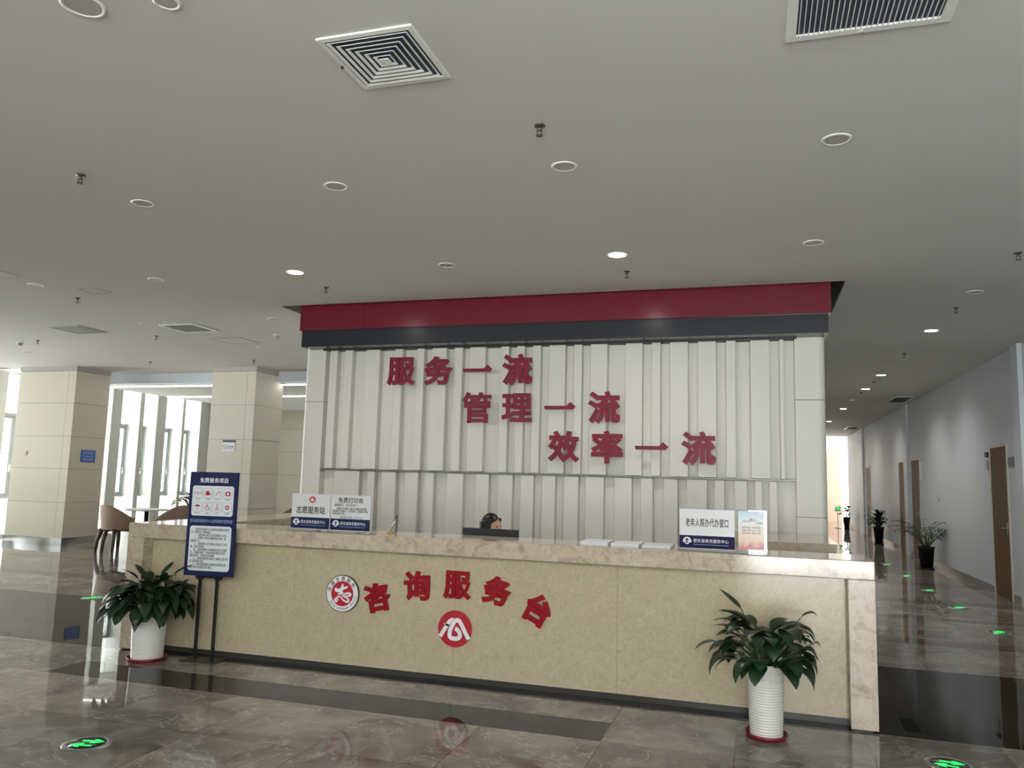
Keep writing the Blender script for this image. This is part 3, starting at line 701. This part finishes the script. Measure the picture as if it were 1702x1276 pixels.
for k in range(8):
    cx = -.14+.0935*(k % 4); cz = .065 if k < 4 else -.052
    ic = MB(); S = lambda pts, w: ic.stroke([(cx+a*.033, cz+b*.033) for a, b in pts], w*.033, -.0355, .0006)
    circ = lambda x, y, r, a0=0, a1=360, n=14: [(x+r*math.cos(R(a0+(a1-a0)*i/n)), y+r*math.sin(R(a0+(a1-a0)*i/n))) for i in range(n+1)]
    fill = lambda pts: ic.prism([(cx+a*.033, cz+b*.033) for a, b in pts], 'y', -.0361, -.0355)
    if k == 0: S(circ(-.48, -.1, .36), .1); S(circ(.45, -.1, .36), .1); S([(-.15, .05), (.1, .05)], .1); S([(-.8, .1), (-.95, .4)], .1); S([(.8, .1), (1.0, .3)], .1)
    elif k == 1: fill(circ(-.15, .0, .6)[:-1]); fill([(-.8, -.5), (.5, -.5), (.5, -.2), (-.8, -.2)]); S([(.4, -.1), (.8, -.1), (.85, -.45)], .2)
    elif k == 2: fill([(-.75, -.55), (-.6, -.65), (.35, .5), (.2, .62)]); S(circ(.65, .4, .16), .07); S(circ(.65, -.05, .16), .07); S([(.5, -.5), (.75, -.65)], .15)
    elif k == 3: fill([(-.72, -.6), (.72, -.6), (.72, .45), (-.72, .45)]); S([(-.25, .45), (-.25, .65), (.25, .65), (.25, .45)], .12)
    elif k == 4: fill([(-.75, .05)] + [(.75*math.cos(R(180-180*i/10)), .05+.55*math.sin(R(180-180*i/10))) for i in range(1, 10)] + [(.75, .05)]); S([(0, .05), (0, -.65), (-.15, -.75), (-.28, -.62)], .07)
    elif k == 5: S(circ(-.1, -.3, .5, 100, 330), .14); S([(-.15, .55), (-.1, -.1), (.4, -.1), (.6, -.65), (.85, -.6)], .17); fill(circ(-.17, .75, .16)[:-1]); S([(-.1, .2), (.3, .2)], .12)
    elif k == 6: S([(-.3, .85), (.22, -.3)], .12); S([(.3, .85), (-.22, -.3)], .12); S(circ(-.35, -.55, .24), .1); S(circ(.35, -.55, .24), .1)
    else: fill(circ(0, 0, .6)[:-1])
    ic.obj('icon', 'print_red', ip)
    if k in (3, 7):
        w_ = MB()
        if k == 3: w_.prism([(cx+.33*.033*math.cos(R(a)), cz-.05*.033+.33*.033*math.sin(R(a))) for a in range(0, 360, 30)], 'y', -.0366, -.0361)
        else: w_.prism([(cx+(.42 if i % 2 == 0 else .17)*.033*math.cos(R(90+36*i)), cz+(.42 if i % 2 == 0 else .17)*.033*math.sin(R(90+36*i))) for i in range(10)], 'y', -.0366, -.0361)
        w_.obj('icon_detail', 'text_white', ip)
    fr_ = rrect(.08, .08, .01, 3); fr_.append(fr_[0])
    MB().stroke([(cx+a, cz+b) for a, b in fr_], .0018, -.0353, .0003).obj('icon_frame', 'text_grey', ip)
    text('caption', caps[k], .05 if len(caps[k]) > 3 else .03, (cx, -.0356, cz-.052), 'text_grey', ip, .0, h=.011)

# ================================================================ PLANTS
def blade(b, base, az, el0, length, width, droop, fold=.25, n=7, petiole=.0):
    """pointed leaf bending down along its length"""
    p = Vector(base); d0 = el0; st = length/n; dirh = Vector((math.cos(az), math.sin(az), 0)); side = Vector((-math.sin(az), math.cos(az), 0))
    rows_ = []
    for i in range(n+1):
        t = i/n; w = width*(math.sin(PI*min(1, t**.75)*.98+.02))**.9*.5 if t < 1 else 0.001
        e = d0-droop*t; d = dirh*math.cos(e)+Vector((0, 0, 1))*math.sin(e); up = side.cross(d)*-1
        rows_.append((p+side*w+up*abs(w)*fold, p.copy(), p-side*w+up*abs(w)*fold)); p = p+d*st
    g = [[b.bm.verts.new(q) for q in r] for r in rows_]
    for i in range(n):
        for j in range(2):
            f = b.bm.faces.new((g[i][j], g[i][j+1], g[i+1][j+1], g[i+1][j])); f.smooth = True
def lily(label, loc, seed, n, hgt, spread, pot, saucer='saucer_red', specials=(), lims=(1, 1)):
    r = random.Random(seed)
    t = thing('potted_lily', label, 'plant', loc, 0, 'peace lilies in white ribbed pots beside the desk')
    ph, rt, rb = pot
    MB().lathe([(.0, .0), (rb+.02, .0), (rb+.035, .03), (rb+.028, .03), (rb+.018, .012), (0, .012)], n=32, cap=False).obj('saucer', saucer, t)
    prof = [(rb, .0)]; k = 26
    for i in range(k):
        z0 = ph*i/k; z1 = ph*(i+1)/k; a = rb+(rt-rb)*(i+.5)/k
        prof += [(a, z0+.15*(z1-z0)), (a+.0035, z0+.45*(z1-z0)), (a+.0035, z0+.65*(z1-z0)), (a, z0+.9*(z1-z0))]
    prof += [(rt+.004, ph), (rt-.006, ph+.003), (rt-.012, ph-.03)]
    MB().lathe(prof, (0, 0, .013), 40).obj('pot', 'pot_white', t)
    MB().lathe([(rt-.013, 0), (rt-.03, .012), (.01, .016)], (0, 0, ph-.022), 24).obj('soil', 'soil', t)
    b = MB(); s = MB()
    def one(az, el, L, lw, ll, dr):
        bx = (.05*math.cos(az), .05*math.sin(az), ph-.01); mid = Vector((bx[0]+.45*L*math.cos(el)*math.cos(az), bx[1]+.45*L*math.cos(el)*math.sin(az), bx[2]+.62*L*math.sin(el)))
        tip = Vector((bx[0]+L*math.cos(el)*math.cos(az), bx[1]+L*math.cos(el)*math.sin(az), bx[2]+L*math.sin(el)))
        s.tube([bx, mid, tip], [.0045, .004, .003], 5)
        blade(b, tip, az+r.uniform(-.35, .35), el*.55, ll, lw, dr, r.uniform(.1, .35))
    for i in range(n):
        az = 2*PI*(i*.382)+r.uniform(-.3, .3); el = R(r.uniform(18, 82)); hf = math.sin(el)
        L = (spread*.62+(hgt-spread*.5)*hf*.68)*r.uniform(.55, 1.0)
        one(az, el, L*.78, r.uniform(.085, .12), r.uniform(.17, .25), R(r.uniform(45, 120)))
    for i in range(n//2):
        az = r.uniform(0, 2*PI); one(az, R(r.uniform(10, 35)), r.uniform(.1, .22), r.uniform(.09, .125), r.uniform(.18, .25), R(r.uniform(70, 120)))
    for q in specials: one(*q)
    for i in range(n//3):
        one(r.uniform(0, 2*PI), R(r.uniform(45, 85)), r.uniform(.08, .24)*hgt/.4, r.uniform(.1, .13), r.uniform(.19, .25), R(r.uniform(95, 140)))
    for m_ in (b, s):
        for q in m_.bm.verts:
            for ax, lim in ((0, lims[0]), (1, lims[1])):
                if q.co[ax] > lim*.55: q.co[ax] = lim*.55 + lim*.45*math.tanh((q.co[ax]-lim*.55)/(lim*.45))
            q.co.z = max(q.co.z, .05)
    s.obj('stem', 'stem', t); b.obj('foliage', 'leaf', t, recalc=False)
    return t
lr_ = lily('leafy peace lily in a white ribbed pot by the right desk end', (.038, -.34, 0), 5, 46, .44, .24, (.44, .112, .1),
     specials=((R(170), R(74), .36, .085, .19, R(10)), (R(5), R(62), .36, .08, .18, R(70)), (R(-10), R(35), .3, .085, .19, R(75)), (R(190), R(30), .26, .085, .19, R(70)), (R(0), R(20), .24, .07, .2, R(80))), lims=(.34, .36))
lily('bushier peace lily in a white ribbed pot beside the navy notice board', (-4.90, -.21, 0), 11, 84, .37, .36, (.385, .138, .125),
     specials=tuple((R(a), R(e), L, .06, .2, R(25)) for a, e, L in ((80, 84, .3), (160, 72, .3), (20, 70, .34), (-30, 62, .34), (200, 60, .32), (250, 75, .3), (185, 40, .34), (0, 45, .36), (-10, 30, .36), (175, 22, .34))), lims=(.36, .2))
def black_pot(t, h, r0, r1):
    MB().lathe([(r0*1.15, 0), (r0*1.2, .03), (r0*1.0, .035)], n=24).obj('saucer', 'saucer_black', t)
    MB().lathe([(r0*.95, 0), (r1, h), (r1*1.1, h), (r1*1.1, h+.04), (r1*.95, h+.04), (r1*.9, h-.02)], (0, 0, .03), 24).obj('pot', 'saucer_black', t)
    MB().lathe([(r1*.9, 0), (r1*.4, .01)], (0, 0, h+.025), 20).obj('soil', 'soil', t)
pm = thing('potted_palm', 'feathery potted palm in a black pot in the right corridor, nearest of the corridor plants', 'plant', (3.22, 12.0, 0), 0, 'plants in black pots along the corridor')
black_pot(pm, .38, .12, .15)
pr = random.Random(3); fb = MB(); st = MB()
for i in range(26):
    az = 2*PI*i*.382+pr.uniform(-.2, .2); el = R(pr.uniform(50, 85)); L = pr.uniform(.55, .85); p = Vector((.04*math.cos(az), .04*math.sin(az), .42)); pts = []
    for k in range(9):
        e = el-R(95)*(k/8)**1.6*pr.uniform(.9, 1.1); pts.append(p.copy()); p = p+Vector((math.cos(az)*math.cos(e), math.sin(az)*math.cos(e), math.sin(e)))*L/8
        if pts[-1].x > .29: pts[-1].x = .29
    st.tube(pts, [.006]*3+[.004]*6, 5)
    for k in range(3, 9):
        for sgn in (-1, 1): blade(fb, pts[k], az+sgn*R(55), R(5), .21*(1-.06*k), .034, R(50), .1, 3)
for o in fb.bm.verts:
    if o.co.x > .31: o.co.x = .31
st.obj('stem', 'stem', pm); fb.obj('foliage', 'leaf_dark', pm, recalc=False)
def bushy(label, loc, seed, n, h, L0, w0, pot=(.43, .11, .14), name='potted_plant', group='plants in black pots along the corridor', cap=.2):
    t = thing(name, label, 'plant', loc, 0, group); black_pot(t, *pot); r = random.Random(seed); b = MB(); s = MB()
    for i in range(n):
        az = 2*PI*i*.382; el = R(r.uniform(25, 88)); L = L0*r.uniform(.4, 1); tip = Vector((L*math.cos(el)*math.cos(az)*.8, L*math.cos(el)*math.sin(az)*.8, pot[0]+.04+L*math.sin(el)))
        s.tube([(0, 0, pot[0]+.01), tip], [.006, .004], 5); blade(b, tip, az, el*.7, L0*.5, w0, R(70), .2)
    for q in b.bm.verts: q.co.x = min(q.co.x, cap)
    s.obj('stem', 'stem', t); b.obj('foliage', 'leaf_dark', t, recalc=False); return t
bushy('dense dark bush in a black pot in the right corridor, second of the corridor plants', (3.27, 18.9, 0), 4, 80, .9, .44, .1)
bushy('sparse potted plant by the glazed end of the right corridor, farthest of the corridor plants', (3.2, 26.7, 0), 9, 24, .9, .48, .13, (.4, .09, .13))

# ================================================================ LOUNGE FURNITURE
def tub_chair(label, loc, rz, s=1.0):
    t = thing('tub_chair', label, 'chair', loc, rz, 'brown tub chairs in the lounge')
    MB().prism(rrect(.46, .46, .12), 'z', .42, .47).obj('seat', 'chair_inner', t)
    def sh(off):
        def f(u, v):
            a = R(-118+236*u); hgt = .40*(.5+.5*math.cos(R(236)*(u-.5)*.95)**1 if abs(u-.5) < .5 else 0); hgt = .17+.25*max(0, math.cos((u-.5)*PI*1.15))**1.3
            rr2 = .255+.05*v+off; return (rr2*math.sin(a), rr2*math.cos(a)*.95, .47-.05+v*(hgt+.05))
        return f
    b = MB(); b.grid(sh(0), 28, 6); b.grid(sh(.025), 28, 6)
    fo, fi = sh(.025), sh(0)
    b.grid(lambda u, v: tuple(Vector(fi(u, 1)).lerp(Vector(fo(u, 1)), v)), 28, 1)
    for e in (0, 1): b.grid(lambda u, v, e=e: tuple(Vector(fi(e, u)).lerp(Vector(fo(e, u)), v)), 6, 1)
    bmesh.ops.remove_doubles(b.bm, verts=b.bm.verts, dist=1e-4); b.obj('backrest', 'chair_tan', t)
    for x, y in ((-.2, -.2), (.2, -.2), (-.2, .22), (.2, .22), (0, .26)):
        MB().tube([(x*.85, y*.85, .43), (x*1.1, y*1.1, .2), (x*1.15, y*1.15, 0)], [.042, .036, .028], 8).obj('leg', 'chair_brown', t)
    MB().box(-.2, .2, -.19, .2, .39, .42).obj('seat_frame', 'chair_brown', t)
    return t
tub_chair('brown tub chair standing at the left end of the desk, nearest of the lounge chairs', (-11.72, 6.55, 0), R(172))
tub_chair('brown tub chair right of the round table, partly behind the navy notice board', (-11.05, 7.2, 0), R(-95))
tub_chair('brown tub chair far back between the second column and the ribbed wall', (-9.72, 9.2, 0), R(-90))
tb = thing('round_table', 'small white round pedestal table by the windows between the tub chairs', 'table', (-12.4, 8.05, 0))
MB().lathe([(.4, 0), (.43, .012), (.43, .028), (.42, .034)], (0, 0, .70), 32).obj('tabletop', 'white_plastic', tb)
MB().tube([(0, 0, .02), (0, 0, .7)], .045, 12).obj('pedestal', 'black_metal', tb)
MB().lathe([(.24, 0), (.24, .012), (.05, .03)], n=24).obj('base', 'black_metal', tb)
bushy('green rubber plant by the lounge windows, behind the navy notice board', (-11.55, 8.45, 0), 21, 60, .9, .52, .11, (.6, .12, .16), 'potted_shrub', None, 1)

# ================================================================ CEILING FITTINGS
def dl_master(lit):
    pass
ordw = ['first', 'second', 'third', 'fourth', 'fifth', 'sixth', 'seventh']
def downlight(x, y, label, lit=False, r=.075, power=0, grp=None):
    t = thing('downlight', label, 'ceiling light', (x, y, HC), 0, grp or ('lit round downlights' if lit else 'unlit round downlights'))
    b = MB(); n = 28
    b.lathe([(r+.012, -.001), (r+.012, -.006), (r, -.008), (r-.006, -.004), (r-.008, .02)], n=n, cap=False).obj('trim_ring', 'white_plastic', t)
    if lit:
        MB().lathe([(r-.01, -.005), (.005, -.006)], n=n).obj('lens', 'lamp_on', t)
        if power:
            l = bpy.data.lights.new('downlight_beam', 'SPOT'); l.energy = power; l.spot_size = R(150); l.spot_blend = .9; l.shadow_soft_size = .05; l.color = (1, .96, .9)
            link('downlight_beam', l, t, (0, 0, -.03))
    else:
        MB().lathe([(r-.006, -.0045), (r*.55, -.003), (.004, -.002)], n=n).obj('lens', 'lens_off', t)
    return t
U = [(-4.6, -.99, 'first from left'), (-2.906, -.964, 'second from left'), (-1.208, -.934, 'third from left'), (.474, -.955, 'fourth from left')]
for x, y, s in U: downlight(x, y, 'unlit round downlight in the row just below the air vents, %s' % s)
downlight(-2.893, -3.239, 'shiny metal downlight at the top left edge of the ceiling', r=.085)
downlight(-2.5, -3.16, 'dark round downlight cut by the top edge, left of the square air diffuser', r=.05)
downlight(-2.905, 1.198, 'unlit downlight between the two lit downlights in front of the ribbed wall')
downlight(.479, 1.177, 'unlit downlight in front of the right end of the red fascia')
downlight(-6.31, 1.095, 'unlit downlight left of the lit downlights, in the same ceiling row')
downlight(-7.941, 1.023, 'unlit downlight at the left edge of the ceiling row of the lit downlights')
downlight(-4.58, 1.136, 'left lit downlight in front of the red fascia', True, .085, 55)
downlight(-1.214, 1.191, 'right lit downlight in front of the red fascia', True, .085, 55)
for k, (x, y) in enumerate([(-6.293, 3.292), (-7.98, 3.26), (-8.4, 3.25)]): downlight(x, y, 'unlit downlight in the row beside the open hatches, %s from the red fascia' % ordw[k], r=.07)
for k, (x, y) in enumerate([(-7.939, 5.389), (-9.584, 5.343), (-11.272, 5.304), (-12.859, 5.222)]): downlight(x, y, 'unlit downlight in the ceiling row before the columns, %s from the right' % ordw[k], r=.07)
for k, (x, y) in enumerate([(-11.333, 7.532), (-13.157, 7.8)]): downlight(x, y, 'unlit downlight in the last ceiling row between the columns, %s from the right' % ordw[k], r=.065)
for k, y in enumerate([5.505, 9.923, 12.129, 16.696, 21.086, 25.3]): downlight(2.2, y, 'lit downlight in the right corridor, %s counting from the near end' % ordw[k], True, .085, 60)
for k, y in enumerate([3.322, 7.696, 14.4]): downlight(2.2, y, 'unlit downlight in the right corridor row, %s counting from the near end' % ordw[k], r=.07)
def sprinkler(x, y, label):
    t = thing('sprinkler', label, 'sprinkler', (x, y, HC), 0, 'ceiling sprinklers')
    MB().lathe([(.032, 0), (.034, -.006), (.014, -.01)], n=18).obj('escutcheon', 'brass_dark', t)
    MB().lathe([(.01, -.008), (.01, -.03), (.006, -.034)], n=10).box(-.016, -.012, -.003, .003, -.06, -.028).box(.012, .016, -.003, .003, -.06, -.028).box(-.016, .016, -.003, .003, -.032, -.027).box(-.016, .016, -.003, .003, -.062, -.057).obj('body', 'brass_dark', t)
    MB().lathe([(.022, -.066), (.022, -.063), (.004, -.06)], n=14).obj('deflector', 'brass_dark', t)
for x, y, s in [(-1.208, -1.563, 'in the near ceiling row, right one'), (-4.603, -1.59, 'in the near ceiling row, left one'), (-1.22, 1.795, 'in front of the middle of the red fascia'), (-4.603, 1.79, 'in front of the left end of the red fascia'), (-8.022, 1.688, 'left of the red fascia by a square access panel'), (2.195, 1.855, 'at the right edge of the picture'), (2.19, 4.096, 'just before the first lit corridor downlight'), (-11.422, 4.165, 'at the far left next to the smoke detector'), (-9.005, 4.152, 'left of the big open hatch'), (-11.316, 6.611, 'in the far row, between the two columns'), (-8.997, 6.668, 'in the far row, in front of the second column'), (2.182, 7.397, 'between the first and second lit corridor downlights'), (2.198, 10.904, 'between the second and third lit corridor downlights'), (2.188, 12.813, 'just after the third lit corridor downlight')]:
    sprinkler(x, y, 'pendent ceiling sprinkler ' + s)
for x, y, s in [(-6.965, 4.368, 'left of the red fascia'), (-11.986, 4.315, 'at the far left of the ceiling')]:
    t = thing('smoke_detector', 'round smoke detector ' + s, 'smoke detector', (x, y, HC), 0, 'smoke detectors')
    MB().lathe([(.055, 0), (.055, -.012), (.05, -.016)], n=22).obj('base', 'white_plastic', t)
    MB().lathe([(.045, -.016), (.042, -.04), (.022, -.055), (.005, -.057)], n=22).obj('cap', 'grey_plastic', t)
# square four-way diffuser, tapered frames
df = thing('air_diffuser', 'square white ceiling diffuser of nested frames at the top of the picture', 'air vent', (-1.757, -2.478, HC), 0)
MB().box(-.235, .235, -.235, .235, -.0035, -.002).obj('backing', 'duct_dark', df)
def sqframe(b, o, i, zo, zi, t=.0025):
    for (ax, s) in (('x', 1), ('x', -1), ('y', 1), ('y', -1)):
        A = [(-o, s*o, zo), (o, s*o, zo), (i, s*i, zi), (-i, s*i, zi)]
        if ax == 'x': A = [(y_, x_, z_) for x_, y_, z_ in A]
        lo_ = [b.bm.verts.new(p) for p in A]; hi_ = [b.bm.verts.new((p[0], p[1], p[2]+t)) for p in A]
        b.bm.faces.new(lo_); b.bm.faces.new(hi_[::-1])
        for k in range(4): b.bm.faces.new((lo_[k], lo_[(k+1) % 4], hi_[(k+1) % 4], hi_[k]))
b = MB(); sqframe(b, .25, .222, -.012, -.014, .01); b.obj('frame', 'white_plastic', df)
for k in range(6):
    b = MB(); o = .212-.033*k; sqframe(b, o, o-.013, -.016, -.011); b.obj('louvre', 'white_plastic', df)
MB().box(-.024, .024, -.024, .024, -.02, -.016).obj('center_plate', 'white_plastic', df)
disc_ = MB().lathe([(.008, -.012), (.008, -.02), (.004, -.024)], (-.246, 0, 0), 12).obj('sensor', 'black_matte', df)
gr = thing('return_grille', 'wide dark slotted return air grille cut by the top right edge', 'air vent', (.49, -2.56, HC), 0)
MB().box(-.3, .3, -.37, .37, -.004, -.002).obj('backing', 'duct_dark', gr)
MB().box(-.345, .345, -.41, -.37, -.014, 0).box(-.345, .345, .37, .41, -.014, 0).box(-.345, -.3, -.37, .37, -.014, 0).box(.3, .345, -.37, .37, -.014, 0).obj('frame', 'white_plastic', gr)
for k in range(27):
    x = -.3+.6*(k+.5)/27; MB().box(x-.002, x+.002, -.37, .37, -.014, -.004).obj('slat', 'white_plastic', gr)
MB().lathe([(.012, -.014), (.012, -.022), (.006, -.024)], (-.02, .39, 0), 12).obj('sensor', 'grey_plastic', gr)
# open access hatches and panels on the left
for nm, x, y, w, lb, dz in (('ceiling_hatch', -7.98, 3.65, .52, 'open grey ceiling hatch with white rim left of the red fascia, larger of the two', 0), ('ceiling_cassette', -9.86, 3.48, .5, 'square ceiling vent farther left than the open hatch, with a pale corner', 1)):
    t = thing(nm, lb, 'ceiling hatch', (x, y, HC)); h = w/2
    MB().box(-h, h, -h, h, -.005, -.003).obj('opening', 'duct_grey', t)
    MB().box(-h-.03, h+.03, -h-.03, -h, -.014, 0).box(-h-.03, h+.03, h, h+.03, -.014, 0).box(-h-.03, -h, -h, h, -.014, 0).box(h, h+.03, -h, h, -.014, 0).obj('rim', 'white_plastic' if dz == 0 else 'grey_plastic', t)
    MB().box(-h*.9, h*.9, -h*.9, h*.9, -.012, -.006).obj('panel', 'duct_grey' if dz == 0 else 'grey_metal', t)
for x, y, w, lb in ((-7.97, 4.74, .52, 'flush square access panel outlined on the ceiling beside the open hatch'), (-7.47, 1.39, .25, 'small flush access panel left of the red fascia near a sprinkler'), (-8.0, .45, .45, 'flush panel corner at the left edge of the ceiling')):
    t = thing('ceiling_hatch', lb, 'ceiling hatch', (x, y, HC)); h = w/2
    MB().box(-h, h, -h, h, -.004, -.001).obj('cover', 'ceiling_paint', t)
    MB().box(-h-.012, h+.012, -h-.012, -h, -.006, 0).box(-h-.012, h+.012, h, h+.012, -.006, 0).box(-h-.012, -h, -h, h, -.006, 0).box(h, h+.012, -h, h, -.006, 0).obj('rim', 'grey_plastic', t)
for k, y in enumerate((14.4, 24.1)):
    t = thing('corridor_vent', 'dark slotted ceiling vent by the right corridor wall, %s one' % ('nearer', 'farther')[k], 'air vent', (3.2, y, HC), 0, 'vents along the corridor wall')
    MB().box(-.17, .17, -.6, .6, -.006, -.002).obj('backing', 'duct_dark', t)
    MB().box(-.2, .2, -.64, -.6, -.012, 0).box(-.2, .2, .6, .64, -.012, 0).box(-.2, -.17, -.6, .6, -.012, 0).box(.17, .2, -.6, .6, -.012, 0).obj('frame', 'white_plastic', t)

# ================================================================ WALL PLATES, EXIT MARKERS
t = thing('blue_sign', 'small blue two line sign on the side of the left column', 'sign', (-13.472, 7.43, 1.81))
MB().box(0, .004, -.19, .19, -.125, .125).obj('plate', 'sign_blue', t)
for z in (.085, .05, .0, -.045, -.08): MB().box(.004, .005, -.15, .15, z-.008, z+.008).obj('print_line', 'text_pale', t)
t = thing('no_smoking_sign', 'small white no smoking plate with dark header on the second column', 'sign', (-10.01, 7.452, 2.08))
MB().box(-.145, .145, -.004, 0, -.11, .065).obj('plate', 'paper', t); MB().box(-.145, .145, -.005, 0, .068, .11).obj('header', 'navy_dark', t)
S_ = MB().stroke([(-.095+.038*math.cos(R(20*i)), -.03+.038*math.sin(R(20*i))) for i in range(19)], .008, -.004, .001); S_.stroke([(-.12, -.005), (-.07, -.055)], .008, -.004, .001); S_.obj('symbol', 'text_black', t)
text('lettering', '禁止吸烟', .15, (.04, -.0055, -.02), 'text_black', t, .012)
MB().box(-.03, .12, -.0055, -.004, -.062, -.055).obj('underline', 'text_grey', t)
t = thing('switch_plate', 'pale switch plate on the front of the left column', 'switch', (-14.65, 6.955, 1.84)); MB().box(-.045, .045, -.012, 0, -.045, .045).bevel(.004).obj('plate', 'cream_panel', t); MB().box(-.015, .015, -.016, -.012, -.025, .025).obj('rocker', 'cream_panel', t)
t = thing('room_sign', 'small framed room sign beside the nearest corridor door', 'sign', (XW, 7.38, 2.02)); MB().box(-.012, 0, -.13, .13, -.075, .075).obj('frame', 'grey_metal', t); MB().box(-.014, -.012, -.11, .11, -.055, .055).obj('face', 'duct_grey', t)
t = thing('access_reader', 'small dark box above a pale reader on the corridor wall left of the nearest door', 'reader', (XW, 8.62, 2.17)); MB().box(-.03, 0, -.06, .06, -.04, .04).obj('box', 'dark_plastic', t); MB().box(-.02, 0, -.04, .03, -.24, -.09).obj('reader', 'grey_plastic', t)
t = thing('switch_plate', 'small light switch on the grey corridor wall left of the nearest door', 'switch', (XW, 12.3, 1.4)); MB().box(-.012, 0, -.045, .045, -.045, .045).bevel(.003).obj('plate', 'white_plastic', t); MB().box(-.015, -.012, -.02, .02, -.03, .03).obj('rocker', 'dark_plastic', t)
for k, (y, s) in enumerate(((15.28+.12, 'left of the pilaster'), (16.02, 'right of the farther door'))):
    t = thing('door_plate', 'white room plate beside the middle corridor doors, %s one' % ('nearer', 'farther')[k], 'sign', (XW, (14.05, 17.2)[k], 2.0), 0, 'plates beside the middle doors'); MB().box(-.025, 0, -.09, .09, -.2, .2).bevel(.003, 1).obj('plate', 'white_plastic', t)
def arrows(b, s, z0, z1):
    for sg in (1, -1):
        P = [(.02, .01), (.06, .045), (.16, .035), (.05, .085), (-.03, .10), (.0, .06), (-.13, .02)]
        b.prism([(sg*x*s, sg*y*s) for x, y in [(-.13, .01), (.0, .035), (-.02, .0), (.13, .055), (-.02, .12), (.0, .07), (-.13, .05)]], 'z', z0, z1)
for k, (x, y, lb) in enumerate([(-3.71, -2.0, 'on the floor at the bottom left'), (1.05, -.47, 'on the floor at the bottom right, right of the desk'), (-7.76, 2.08, 'on the floor left of the desk, behind the potted lily'), (2.593, 4.585, 'on the corridor floor, nearest of the corridor ones'), (2.601, 6.477, 'on the corridor floor, second of the corridor ones'), (2.588, 8.338, 'on the corridor floor, third of the corridor ones'), (2.611, 10.438, 'on the corridor floor, fourth of the corridor ones'), (2.6, 12.6, 'on the corridor floor, fifth of the corridor ones')]):
    t = thing('floor_exit_marker', 'round glowing green arrow marker ' + lb, 'exit marker', (x, y, 0), R(12 if k != 1 else -12), 'green evacuation markers in the floor')
    MB().lathe([(.135, .0), (.13, .004), (.105, .006), (.102, .003)], n=36, cap=False).obj('rim', 'steel_brushed', t)
    MB().lathe([(.103, .0), (.103, .004), (.01, .0042)], n=36).obj('lens', 'exit_body', t)
    for sg in (1, -1):
        MB().prism([(sg*u, sg*v) for u, v in [(-.05, .027), (.022, .027), (.008, .006), (.032, .006), (.082, .037), (.032, .068), (.008, .068), (.022, .047), (-.05, .047)]], 'z', .0044, .0052).obj('arrow', 'exit_green', t)
t = thing('exit_sign', 'small glowing green exit sign low on the corridor wall behind the palm', 'exit sign', (XW, 13.36, .58)); MB().box(-.02, 0, -.18, .18, -.09, .09).obj('case', 'exit_body', t); MB().prism([(.12, -.02), (.12, .02), (-.02, .02), (-.02, .06), (-.13, 0), (-.02, -.06), (-.02, -.02)], 'x', -.022, -.02).obj('arrow', 'exit_green', t)
t = thing('exit_sign', 'glowing green exit box low at the far end of the corridor', 'exit sign', (2.98, 27.6, .0)); MB().box(-.012, .012, -.012, .012, 0, .66).box(-.1, .1, -.1, .1, 0, .02).obj('post', 'steel_brushed', t); MB().box(-.09, .09, -.03, .03, .66, .82).obj('case', 'exit_body', t); MB().box(-.07, .07, -.032, -.03, .69, .79).obj('face', 'exit_green', t)
